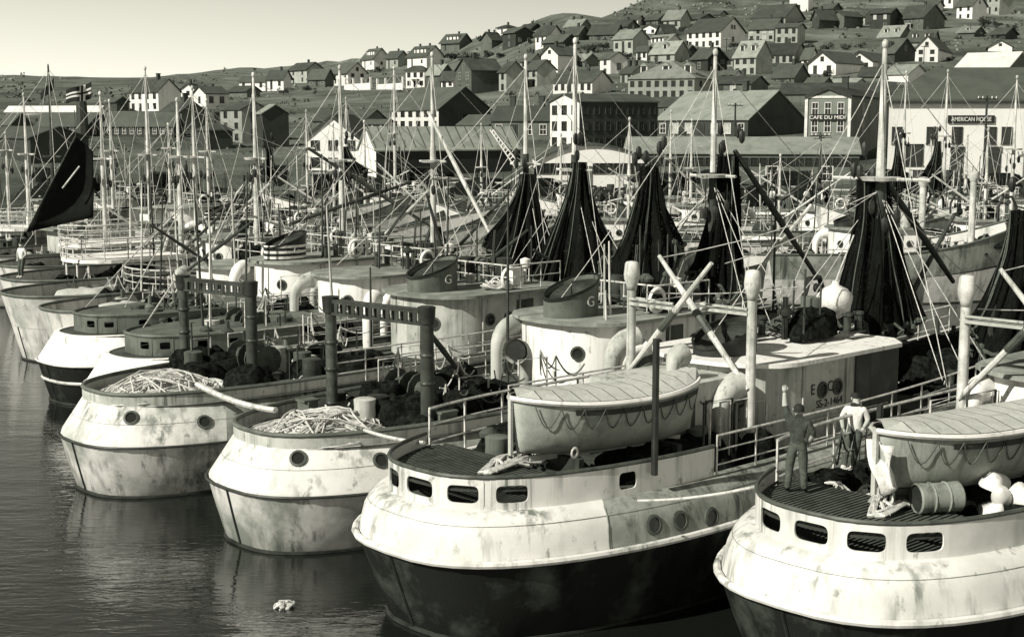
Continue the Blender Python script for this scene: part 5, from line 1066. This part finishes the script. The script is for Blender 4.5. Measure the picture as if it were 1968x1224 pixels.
# lifeboats
def lifeboat(bt, x0, t0, x1, t1, zg, label):
    a, b = bt.W(x0, t0, zg), bt.W(x1, t1, zg); ln = (b - a).length; an = math.atan2((b - a).y, (b - a).x); o = thing("lifeboat", label, "lifeboat", (a + b) / 2, an, "planked lifeboats on deck")
    Lh = ln / 2; n = 25; dz = 1.12
    def sec(u): k = (1 - abs(u) ** 2.6); return .92 * max(k, 0) ** .72
    rings = []
    for i in range(n):
        u = -1 + 2 * i / (n - 1); w = sec(u); x = u * Lh * .985; sh = .16 * u * u; ring = []
        for j in range(13):
            f = math.pi * j / 12; ring.append((x * (1 - .06 * math.sin(f)), -w * math.copysign(abs(math.cos(f)) ** .75, math.cos(f)), sh * (1 - math.sin(f)) - (dz - .18 * u * u * 0) * math.sin(f) ** .85 * (1 - .12 * abs(u) ** 3)))
        rings.append(ring)
    MB().loft(rings, True, True, False).build("hull", 'boat_grey', o, 'all')
    for sd in (-1, 1):
        MB().tube([(u * Lh * .99, sd * (sec(u) + .03), .16 * u * u) for u in (-1 + 2 * i / 30 for i in range(31))], .055, 6).build("gunwale", 'cabin_white' if sd < 0 else 'canvas', o, True)
        st = [( u * Lh, sd * (sec(u) * .99 + .03), .16 * u * u - .17) for u in (-.55 + 1.4 * i / 20 for i in range(21))]
        sm = MB(); [sm.quad((p[0], p[1], p[2] - .06), (q[0], q[1], q[2] - .06), (q[0], q[1], q[2] + .05), (p[0], p[1], p[2] + .05)) for p, q in zip(st, st[1:])]; sm.build("band", 'black_steel', o)
        gl = MB()
        for i in range(9):
            u0, u1 = -.86 + .19 * i, -.86 + .19 * (i + 1); pts = []
            for j in range(9):
                f = j / 8; u = u0 + (u1 - u0) * f; pts.append((u * Lh, sd * (sec(u) * (1 - .1 * math.sin(math.pi * f)) + .05), .16 * u * u - .1 - .42 * math.sin(math.pi * f)))
            gl.tube(pts, .013, 4)
        tag(gl.build("grab_line", 'rope_dark', o), kind='stuff')
    for i in range(12):                                               # boarded canvas-topped cover: one board per strip
        u0, u1 = -.97 + 1.94 * i / 12 + .004, -.97 + 1.94 * (i + 1) / 12 - .004; q = []
        for u in (u0, u1):
            w = sec(u); q.append([(u * Lh, -w, .16 * u * u + .06), (u * Lh, -w * .4, .16 * u * u + .2), (u * Lh, w * .4, .16 * u * u + .2), (u * Lh, w, .16 * u * u + .06)])
        MB().loft([q[0], q[1]], False, False, False).build("cover_board", 'canvas', o)
    MB().box((-Lh * .985, 0, -.45), (.06, .1, 1.15)).build("stem_post", 'canvas', o); MB().box((0, 0, -dz - .03), (ln * .8, .08, .12)).build("keel", 'canvas', o)
    MB().lathe([(.1, -.02), (.13, 0), (.1, .02), (.07, 0)], (-Lh * .55, -.75, -.95), 10, False, Vector((.3, -1, 0))).build("lifting_ring", 'cabin_white', o, True)
    for u in (-.5, .55): 
        c = bt.loc(o.matrix_basis @ Vector((u * Lh, 0, -dz)))
        MB().box((c.x, c.y, (2.4 + c.z) / 2 - .02), (.14, 1.3, c.z - 2.4)).build("boat_chock", 'dark_paint', bt.root)
    return o
LB3 = lifeboat(A3, 2.5, .75, 7.25, 1.7, 4.40, "grey planked lifeboat on the middle trawler, wholly in view")
LB4 = lifeboat(A4, 2.4, .2, 7.6, 1.3, 4.35, "grey planked lifeboat beside the man in the white shirt, cut by the picture edge")
cl = MB(); p0 = A4.W(2.5, .30, 4.32)
for i in range(6): pass
fl = []
for i in range(7):
    f = i / 6; fl.append([(x, y, z) for x, y, z in [(-.06 - .16 * math.sin(3 * f + j), -.34 + .68 * j / 6 * (1 - .72 * f), -.02 - .95 * f * (1 - .35 * abs(j / 6 - .6))) for j in range(7)]])
c = MB().loft(fl, False, False, False).build("hanging_cloth", 'shirt', None, 'all'); c.location = p0; c.rotation_euler = (0, 0, TH - .1); c.modifiers.new("thick", 'SOLIDIFY').thickness = .02; tag(c, "ragged white cloth hanging off the end of a lifeboat", "cloth")
# davit posts, casing door, barrels
for bt, px, y0, y1, z in ((A3, 1258, 652, 892, 3.22), (A4, 1687, 855, 905, 2.9)):
    p = onz(px, y1, z); q = bt.loc(p); top = HC + (240 - y0) / FPX * p.y if bt is A3 else 4.3
    MB().tube([(q.x, q.y, 3.0 if bt is A3 else 2.5), (q.x, q.y, top)], .07, 8).build("davit", 'black_steel', bt.root, True)
cs = MB().box((8.0, -.1, 3.35), (2.6, 2.3, 1.8)).build("engine_casing", 'cabin_cream', A3.root); MB().box((7.3, -1.26, 3.2), (.8, .06, 1.4)).build("door", 'wood', cs)
cowl(A3, 8.45, 1.35, 2.5, 1.5, .20, .1, 'cabin_cream'); cowl(A3, 7.6, .7, 4.2, .6, .15, .2, 'cabin_cream')
cowl(B2, 8.6, 1.2, 2.48, 1.6, .18, 3.6, 'cabin_cream'); cowl(B2, 11.0, 2.1, 2.48, 1.6, .2, -.2, 'cabin_cream')
def barrel(label, p, rz, lying, mat, s=1.0):
    ax = Vector((math.cos(rz), math.sin(rz), 0)) if lying else Vector((0, 0, 1)); L = .9 * s
    o = thing("barrel", label, "barrel", p, 0, "oil drums on deck"); c = Vector((0, 0, .3 * s if lying else L / 2))
    MB().lathe([(.27 * s, -L / 2), (.30 * s, -L / 2 + .03), (.285 * s, -L * .2), (.31 * s, -L * .17), (.285 * s, -L * .14), (.285 * s, L * .14), (.31 * s, L * .17), (.285 * s, L * .2), (.30 * s, L / 2 - .03), (.27 * s, L / 2)], c, 16, False, ax).build("shell", mat, o, True)
    MB().lathe([(.275 * s, L / 2 - .05), (.01, L / 2 - .05)], c, 16, False, ax).build("head", 'black_steel' if lying else mat, o)
    MB().lathe([(.275 * s, -L / 2 + .05), (.01, -L / 2 + .05)], c, 16, False, ax).build("head", 'black_steel' if lying else mat, o); return o
barrel("pale rusty barrel lying on the grating near the propeller", onz(1800, 985, 3.02), TH - .55, True, 'hull_dirt_shade', .95)
barrel("upright wooden drum by the white king post", onz(1488, 838, 2.55), 0, False, 'wood')
barrel("upright dark drum under the cowl vent", onz(1412, 850, 2.55), 0, False, 'dark_paint')
# capstan and spare propeller
p = onz(1728, 975, 2.95); o = thing("capstan", "low round dark capstan with fins beside the lying barrel", "capstan", p, .4)
MB().lathe([(.40, 0), (.36, .08), (.33, .3), (.42, .42), (.42, .47), (.30, .5), (.30, .46), (.12, .47), (.12, .56), (.02, .57)], (0, 0, 0), 20).build("barrel", 'dark_paint', o, True)
for k in range(5): MB().add([(.34, -.02, 0), (.62, -.02, 0), (.38, -.02, .38), (.34, .02, 0), (.62, .02, 0), (.38, .02, .38)], [(0, 1, 2), (3, 5, 4), (0, 3, 4, 1), (1, 4, 5, 2), (2, 5, 3, 0)]).build("fin", 'cabin_cream', o, loc=(0, 0, 0)).rotation_euler = (0, 0, k * 1.2566)
p = onz(1925, 955, 3.25); o = thing("propeller", "white spare propeller lying on the stern deck by the picture edge", "propeller", p, .2)
ax = Vector((-.5, -.6, .62)).normalized(); qd = ax.to_track_quat('Z', 'Y')
MB().lathe([(.16, -.2), (.19, 0), (.15, .2), (.04, .3)], (0, 0, 0), 16, True, ax).build("hub", 'cabin_white', o, True)
for k in range(3):
    bl = []
    for i in range(9):
        f = i / 8; w_ = .30 * math.sin(math.pi * (.12 + .83 * f)) + .02; tw = .7 - .5 * f
        bl.append([qd @ (Matrix.Rotation(k * 2.094, 3, 'Z') @ Vector((.10 + .44 * f, w_ * s * math.cos(tw), w_ * s * math.sin(tw) + th_))) for s, th_ in ((-1, 0), (0, .02), (1, 0), (0, -.02))])
    MB().loft(bl).build("blade", 'cabin_white', o, 'all')
# floating scrap
p = onz(548, 1166, .0); o = thing("floating_scrap", "ragged pale scrap of rope and net floating on the open water", "scrap", p, 0)
rope_mess(o, (0, 0, 0), .22, .14, 7, .08, .02, .3, 'rope', "strand", 3)
# ---------------------------------------------------------------- hanging nets
def net(label, px, ytop, Y, foot, bt=None, seed=0, n=96, gather=.26):
    """net hoisted to a tackle: foot = [(px, py)...] picture points of its lower edge at that depth"""
    top = at(px, ytop, Y); q = random.Random(seed); o = thing("trawl_net", label, "net", top, 0, "dark trawl nets hoisted to dry")
    L, Rr = at(*foot[0], Y) - top, at(*foot[-1], Y) - top; K = 26; rings = []
    ph = [q.uniform(0, 6.28) for _ in range(6)]
    low = [at(*f, Y) - top for f in foot]
    for k in range(K + 1):
        f = k / K; g = f ** 1.45; ring = []
        for i in range(n):
            a = 2 * math.pi * i / n; u = (1 - math.cos(a)) / 2
            base = Vector((lerp([(j / (len(low) - 1), p.x) for j, p in enumerate(low)], u), 0, lerp([(j / (len(low) - 1), p.z) for j, p in enumerate(low)], u)))
            ca, sa = math.cos(a), math.sin(a)
            fo = noise.noise(Vector((ca * 3.1 + ph[0], sa * 3.1, f * .9 + ph[1]))) * .9 + noise.noise(Vector((ca * 8 + ph[2], sa * 8, f * 1.6))) * .55 + noise.noise(Vector((ca * 19, sa * 19 + ph[3], f * 2.4))) * .28
            dep = sa * abs(Rr.x - L.x) * .30
            spread = gather * (1 - f * .75) * (1 + .45 * fo)
            xw = -ca * spread + base.x * g + fo * .55 * min(1, f * 2.5) * (.22 + .5 * g); yw = sa * spread + dep * g + fo * .5 * min(1, f * 3) * (.3 + .5 * g) * (1 if sa > 0 else -1)
            zw = base.z * f + noise.noise(Vector((ca * 4, sa * 4, ph[4]))) * .95 * f * f
            ring.append((xw, yw, zw))
        rings.append(ring)
    MB().loft(rings, False, False).build("webbing", 'net', o, 'all')
    rp = MB()
    for i in range(11):
        j = q.randrange(n); rp.tube([Vector(rings[k][j]) * 1.012 + Vector((0, -.03 if rings[K][j][1] < 0 else .03, 0)) for k in range(K + 1)], .022, 4)
    rp.tube([Vector(p) for p in rings[K]] + [Vector(rings[K][0])], .05, 5); tag(rp.build("head_rope", 'rope_dark', o), kind='stuff')
    fl = MB()
    for i in range(0, n, 4): fl.lathe([(.02, -.09), (.09, -.04), (.09, .04), (.02, .09)], rings[K][i], 7)
    tag(fl.build("float", 'float_glass', o, True), kind='stuff')
    tk = MB(); 
    for i in range(5): tk.lathe([(.03, -.22), (.09, -.13), (.10, 0), (.09, .13), (.03, .2)], (q.uniform(-.45, .45), q.uniform(-.3, .3), q.uniform(.1, .9)), 7)
    tag(tk.build("tackle", 'black_steel', o, True), kind='stuff')
    return o
net("dark net hoisted on the mast behind the funnel with the round emblem", 1012, 335, 57.5, [(935, 470), (960, 512), (1010, 520), (1075, 512)], seed=1)
net("dark net spreading into a wide skirt between two masts above the wheelhouse gear", 1113, 312, 50.3, [(1010, 545), (1050, 560), (1095, 565), (1130, 545), (1170, 470)], seed=2)
net("dark net with pale edge rope hanging behind the X shaped booms", 1248, 320, 43.5, [(1150, 560), (1180, 568), (1235, 560), (1310, 480)], seed=3)
net("narrow dark net along the mast by the cafe front", 1398, 300, 44.8, [(1335, 520), (1350, 545), (1390, 552), (1425, 545)], seed=4, gather=.3)
net("broadest dark net, beside the thickest white mast and a pale sack", 1676, 345, 38.5, [(1612, 600), (1630, 632), (1690, 642), (1760, 610)], seed=5, gather=.36)
net("dark net at the picture edge with a leaning white boom", 1962, 405, 38, [(1868, 640), (1890, 668), (1950, 680), (2060, 640)], seed=6)
for lb, px, yt, Y, foot, sd in (("small dark net against the white hotel front", 1803, 272, 100, [(1772, 352), (1790, 366), (1815, 362)], 7), ("thin dark net beside the hotel corner", 1728, 275, 98, [(1702, 368), (1722, 372), (1742, 368)], 8), ("small dark net on the lattice topped mast among white cabins", 517, 285, 92, [(508, 340), (515, 345), (530, 345)], 9), ("dark net swung on the mast before the white boathouse", 662, 282, 84, [(655, 345), (675, 350), (698, 335)], 10)): net(lb, px, yt, Y, foot, seed=sd, n=40, gather=.2)
# black sail and flags
P = [at(145, 262, 66), at(180, 292, 66.4), at(180, 418, 66), at(50, 447, 65)]; O = P[2]; n = 12; vv = []
for i in range(n + 1):
    for j in range(n + 1):
        u, v = i / n, j / n; p = (P[0].lerp(P[1], u)).lerp(P[3].lerp(P[2], u), v); p = p - O + Vector((0, .5 * math.sin(math.pi * u) * math.sin(math.pi * v) + .06 * math.sin(7 * v + 4 * u), 0)); vv.append(p)
s_ = MB().add(vv, [(i * (n + 1) + j, (i + 1) * (n + 1) + j, (i + 1) * (n + 1) + j + 1, i * (n + 1) + j + 1) for i in range(n) for j in range(n)])
o = thing("sail", "big black triangular steadying sail hung among the masts", "sail", O); w_ = s_.build("cloth", 'sailcloth', o, 'all'); w_.modifiers.new("t", 'SOLIDIFY').thickness = .03
MB().tube([P[0] - O, P[3] - O], .03, 5).tube([P[0] - O + Vector((0, 0, .02)), P[0] - O + Vector((0, 0, 1.2))], .02, 5).build("bolt_rope", 'rope_dark', o)
MB().tube([P[0].lerp(P[3], .56).lerp(P[1].lerp(P[2], .5), .35) - O + Vector((0, -.25, 0)), P[0].lerp(P[3], .28).lerp(P[1].lerp(P[2], .25), .6) - O + Vector((0, -.25, 0))], .04, 5).build("reef_line", 'rope', o)
def flag(label, px0, y0, px1, y1, Y, dy0, dy1, cross):
    o = thing("flag", label, "flag", at(px1, (y0 + y1) / 2, Y), 0); O = o.location.copy(); nx, ny = 22, 16; vv = []
    for i in range(nx + 1):
        for j in range(ny + 1):
            u, v = i / nx, j / ny; px = px1 + (px0 - px1) * u; py = y0 + (y1 - y0) * v + dy0 * u * (1 - v) + dy1 * u * v
            vv.append(at(px, py + 1.4 * math.sin(6 * u), Y + .25 * math.sin(7 * u + v)) - O)
    fc = [[], [], []]; 
    for i in range(nx):
        for j in range(ny):
            q = (i * (ny + 1) + j, (i + 1) * (ny + 1) + j, (i + 1) * (ny + 1) + j + 1, i * (ny + 1) + j + 1); a, b = (i + .5) / nx, (j + .5) / ny; k = 0
            if cross:
                da, db = abs(a - .36), abs(b - .5)
                if da < .055 or db < .09: k = 0
                elif da < .115 or db < .16: k = 1
                if (da < .055 and db < .3) or (db < .09 and da < .3): k = 0
            fc[k].append(q)
    m = MB().add(vv, fc[0] + fc[1]).build("cloth", ['flag_dark', 'flag_pale'], o, 'all')
    for p in m.data.polygons: p.material_index = 0 if p.index < len(fc[0]) else 1
    m.modifiers.new("t", 'SOLIDIFY').thickness = .02; return o
flag("dark flag with a white edged cross flying from a tall mast", 127, 158, 175, 190, 80, 16, 10, True)
flag("small dark flag drooping beside the dark pole mast", 78, 150, 103, 172, 82, 30, 22, False)
# ---------------------------------------------------------------- people
def person(label, pos, yaw, J, mats, group=None, hat=False):
    """J: joint -> place in the body frame (x to the body's right, y ahead, z up); mats = (torso, upper sleeve, forearm, legs, feet)"""
    Jd = dict(pelvis=(0, 0, .93), belly=(0, .01, 1.10), chest=(0, .0, 1.30), neck=(0, .0, 1.46), jaw=(0, .045, 1.53), head=(0, .015, 1.615), crown=(0, 0, 1.70),
              shR=(.185, 0, 1.39), elR=(.25, -.03, 1.12), wrR=(.27, .06, .88), shL=(-.185, 0, 1.39), elL=(-.25, -.03, 1.12), wrL=(-.27, .06, .88),
              hipR=(.095, 0, .90), knR=(.11, .03, .49), anR=(.115, -.02, .09), toR=(.135, .15, .04), hipL=(-.095, 0, .90), knL=(-.11, .03, .49), anL=(-.115, -.02, .09), toL=(-.135, .15, .04)); J = dict(J); fist = J.pop('fist', ''); Jd.update(J)
    rad = dict(pelvis=.175, belly=.165, chest=.185, neck=.064, jaw=.078, head=.10, crown=.075, shR=.095, elR=.060, wrR=.036, hipR=.115, knR=.088, anR=.066, toR=.042)
    E = [("pelvis", "belly", 0), ("belly", "chest", 0), ("chest", "neck", 0), ("neck", "jaw", 5), ("jaw", "head", 5), ("head", "crown", 5)]
    for s in "RL": E += [("chest", "sh" + s, 0), ("sh" + s, "el" + s, 1), ("el" + s, "wr" + s, 2), ("pelvis", "hip" + s, 3), ("hip" + s, "kn" + s, 3), ("kn" + s, "an" + s, 3), ("an" + s, "to" + s, 4)]
    names = list(Jd); me = bpy.data.meshes.new("person"); me.from_pydata([Jd[n] for n in names], [(names.index(a), names.index(b)) for a, b, _ in E], []); me.update()
    tmp = bpy.data.objects.new("person_skin", me); C.objects.link(tmp); sk = tmp.modifiers.new("skin", 'SKIN'); sk.use_smooth_shade = True; sk.branch_smoothing = .6
    for i, n in enumerate(names):
        r = rad[n] if n in rad else rad[n[:-1] + 'R']; v = me.skin_vertices[0].data[i]; f = 1.0
        v.radius = (r * (1.12 if n in ('pelvis', 'chest', 'belly') else 1), r * (.72 if n in ('pelvis', 'chest', 'belly') else 1.0)) ; v.use_root = n == "pelvis"
    sb = tmp.modifiers.new("sub", 'SUBSURF'); sb.levels = 2; sb.render_levels = 2
    dg = bpy.context.evaluated_depsgraph_get(); ev = tmp.evaluated_get(dg); m2 = bpy.data.meshes.new_from_object(ev); bpy.data.objects.remove(tmp); m2.materials.clear()
    V = [v.co.copy() for v in m2.vertices]; F = [tuple(p.vertices) for p in m2.polygons]; MI = []
    segs = [(Vector(Jd[a]), Vector(Jd[b]), k) for a, b, k in E]
    for p in m2.polygons:
        best = (9, 0)
        for a, b, k in segs:
            ab = b - a; t = max(0, min(1, (p.center - a).dot(ab) / ab.length_squared)); d = (p.center - (a + ab * t)).length
            if k == 1 and t < .1: d += .02
            best = min(best, (d, k))
        MI.append(best[1])
    mb = MB(); mb.add(V, F)
    for s, sg in (("R", 1), ("L", -1)):                                # palm, four fingers, thumb
        w_, e_ = Vector(Jd["wr" + s]), Vector(Jd["el" + s]); d = (w_ - e_).normalized(); side = d.cross(Vector((0, 1, .2))).normalized(); nrm = side.cross(d).normalized(); n0 = len(mb.f)
        mb.loft([[w_ + d * u + side * wd * c + nrm * .016 * q for c, q in ((-1, -1), (1, -1), (1, 1), (-1, 1))] for u, wd in ((-.01, .026), (.03, .038), (.085, .042))])
        curl = fist == s
        for i, ln in enumerate((.062, .076, .07, .054)):
            b0 = w_ + d * .085 + side * (-.032 + .021 * i); k1 = (b0 + d * ln * .5 + nrm * (.012 if not curl else .03)); k2 = (k1 + (d * .4 + nrm * .5) * ln * .6) if not curl else (k1 - d * ln * .45 + nrm * .012)
            mb.tube([b0, k1, k2], [.0105, .0095, .007], 5)
        b0 = w_ + d * .03 + side * .036 * sg; mb.tube([b0, b0 + side * .03 * sg + d * .03, b0 + side * .03 * sg + d * .06 + nrm * .02], [.013, .011, .008], 5)
        MI += [6] * (len(mb.f) - n0)
    hd = Vector(Jd["head"]); jw = Vector(Jd["jaw"]); fw = Vector((jw.x - hd.x, max(.02, jw.y - hd.y), 0)).normalized(); rt = Vector((fw.y, -fw.x, 0)); n0 = len(mb.f)
    mb.add([hd + fw * .095 + Vector((0, 0, .015)), hd + fw * .128 + Vector((0, 0, -.03)), hd + fw * .09 + rt * .02 + Vector((0, 0, -.035)), hd + fw * .09 - rt * .02 + Vector((0, 0, -.035))], [(0, 1, 2), (0, 3, 1), (1, 3, 2)])
    for s in (-1, 1): mb.lathe([(.005, -.035), (.018, -.01), (.022, .02), (.008, .035)], hd + rt * .098 * s - Vector((0, 0, .01)), 7)
    MI += [6] * (len(mb.f) - n0); n0 = len(mb.f)
    for s in (-1, 1): mb.lathe([(.003, -.008), (.012, 0), (.003, .008)], hd + fw * .092 + rt * .034 * s + Vector((0, 0, .008)), 6)
    mb.box(hd + fw * .092 + Vector((0, 0, -.062)), (.045, .012, .008), math.atan2(rt.y, rt.x)); MI += [7] * (len(mb.f) - n0)
    o = mb.build("person", [mats[0], mats[1], mats[2], mats[3], mats[4], 'skin', 'skin', 'hair'], None, 'all'); o.location = pos; o.rotation_euler = (0, 0, yaw)
    for p, k in zip(o.data.polygons, MI): p.material_index = k
    tag(o, label, "person", group)
    hr = MB(); rings = []
    for i in range(6):
        a = math.pi / 2 * i / 5; rings.append([hd + Vector((0, 0, .0)) - fw * .012 + (rt * math.cos(t) * .108 + fw * math.sin(t) * .112) * math.cos(a) + Vector((0, 0, .012 + .105 * math.sin(a) - (.045 if math.sin(t) < .1 and i == 0 else 0))) for t in (2 * math.pi * j / 16 for j in range(16))])
    hr.loft(rings, False, True).build("cap" if hat else "hair", 'trouser' if hat else 'hair', o, 'all'); return o
p1 = onz(1531, 946, 3.03)
MAN = person("man in dark jersey with one fist raised, standing on the slatted stern grating", p1, -.25, dict(fist="L", shL=(-.19, .0, 1.44), elL=(-.27, .06, 1.66), wrL=(-.285, .08, 1.93), elR=(.29, -.05, 1.14), wrR=(.2, .1, .98), anL=(-.17, -.02, .09), toL=(-.21, .14, .04), knL=(-.15, .03, .49), anR=(.14, -.02, .09), toR=(.17, .14, .04)), ('jersey', 'jersey', 'skin', 'trouser', 'shoe'))
p2 = onz(1640, 905, 2.56)
MAN2 = person("man in white shirt with rolled sleeves leaning by the lifeboat end", p2, math.pi - .35, dict(jaw=(-.03, .05, 1.53), elR=(.29, -.02, 1.15), wrR=(.24, .06, .92), elL=(-.27, -.04, 1.14), wrL=(-.2, .12, 1.0), knR=(.16, .05, .49), anR=(.2, .02, .09), toR=(.24, .17, .04), knL=(-.04, .06, .5), anL=(.02, .03, .09), toL=(.03, .19, .04), chest=(.03, -.02, 1.30), neck=(.04, 0, 1.46)), ('shirt', 'shirt', 'skin', 'trouser', 'canvas_shoe'))
def again(src, label, p, yaw):
    o = share(src, None, p, (0, 0, yaw)); tag(o, label, "person", "people on the quay and the farther boats")
    for ch in src.children: share(ch, o)
    return o
DARK = person("dark clothed man standing before the arched hangar, nearest its door", at(1078, 398, 124), 2.6, {}, ('jersey', 'jersey', 'jersey', 'trouser', 'shoe'), "people on the quay and the farther boats", True)
for lb, px, py, Y in (("dark clothed man close to another before the arched hangar", 1092, 400, 123.5), ("man with arms at his sides at the end of the hangar group", 1104, 399, 124), ("lone dark clothed man by the arched hangar's sliding door edge", 1142, 398, 124.5), ("dark clothed man on the deck before the quay shed", 1386, 408, 106), ("dark clothed man by the white round stern", 1432, 408, 105.5), ("dark clothed man under the white galleries", 160, 478, 78), ("dark clothed figure in front of the hotel door", 1843, 352, 126)):
    again(DARK, lb, at(px, py, Y), R.uniform(0, 6))
for lb, px, py, Y in (("white shirted man on the flared stern under the gallery", 44, 535, 66), ("white shirted man bending near the quay shed windows", 1550, 405, 105), ("white shirted man beside a companion before the quay shed", 1578, 408, 106), ("white capped man seen on the boat before the quay shed", 1484, 404, 106)):
    again(MAN2, lb, at(px, py, Y), R.uniform(2, 4))
# pale sack by the broad net
p = at(1603, 612, 37.0); o = thing("sack", "bulging pale canvas sack slung beside the broadest net", "sack", p); rings = []
for i in range(11):
    f = i / 10; r = (.12 + .36 * math.sin(math.pi * min(1, f * 1.08)) ** .7) * (1 if f < .9 else .6)
    rings.append([(r * math.cos(a) * (1 + .18 * noise.noise(Vector((math.cos(a) * 2, math.sin(a) * 2, f * 4)))), r * math.sin(a) * (1 + .18 * noise.noise(Vector((math.cos(a) * 2 + 7, math.sin(a) * 2, f * 4)))), 1.0 * f) for a in (6.2832 * j / 20 for j in range(20))])
MB().loft(rings).build("bag", 'shirt', o, 'all'); MB().tube([(0, 0, .95), (.1, 0, 1.25), (.5, .2, 2.2)], .02, 5).build("cord", 'rope', o)
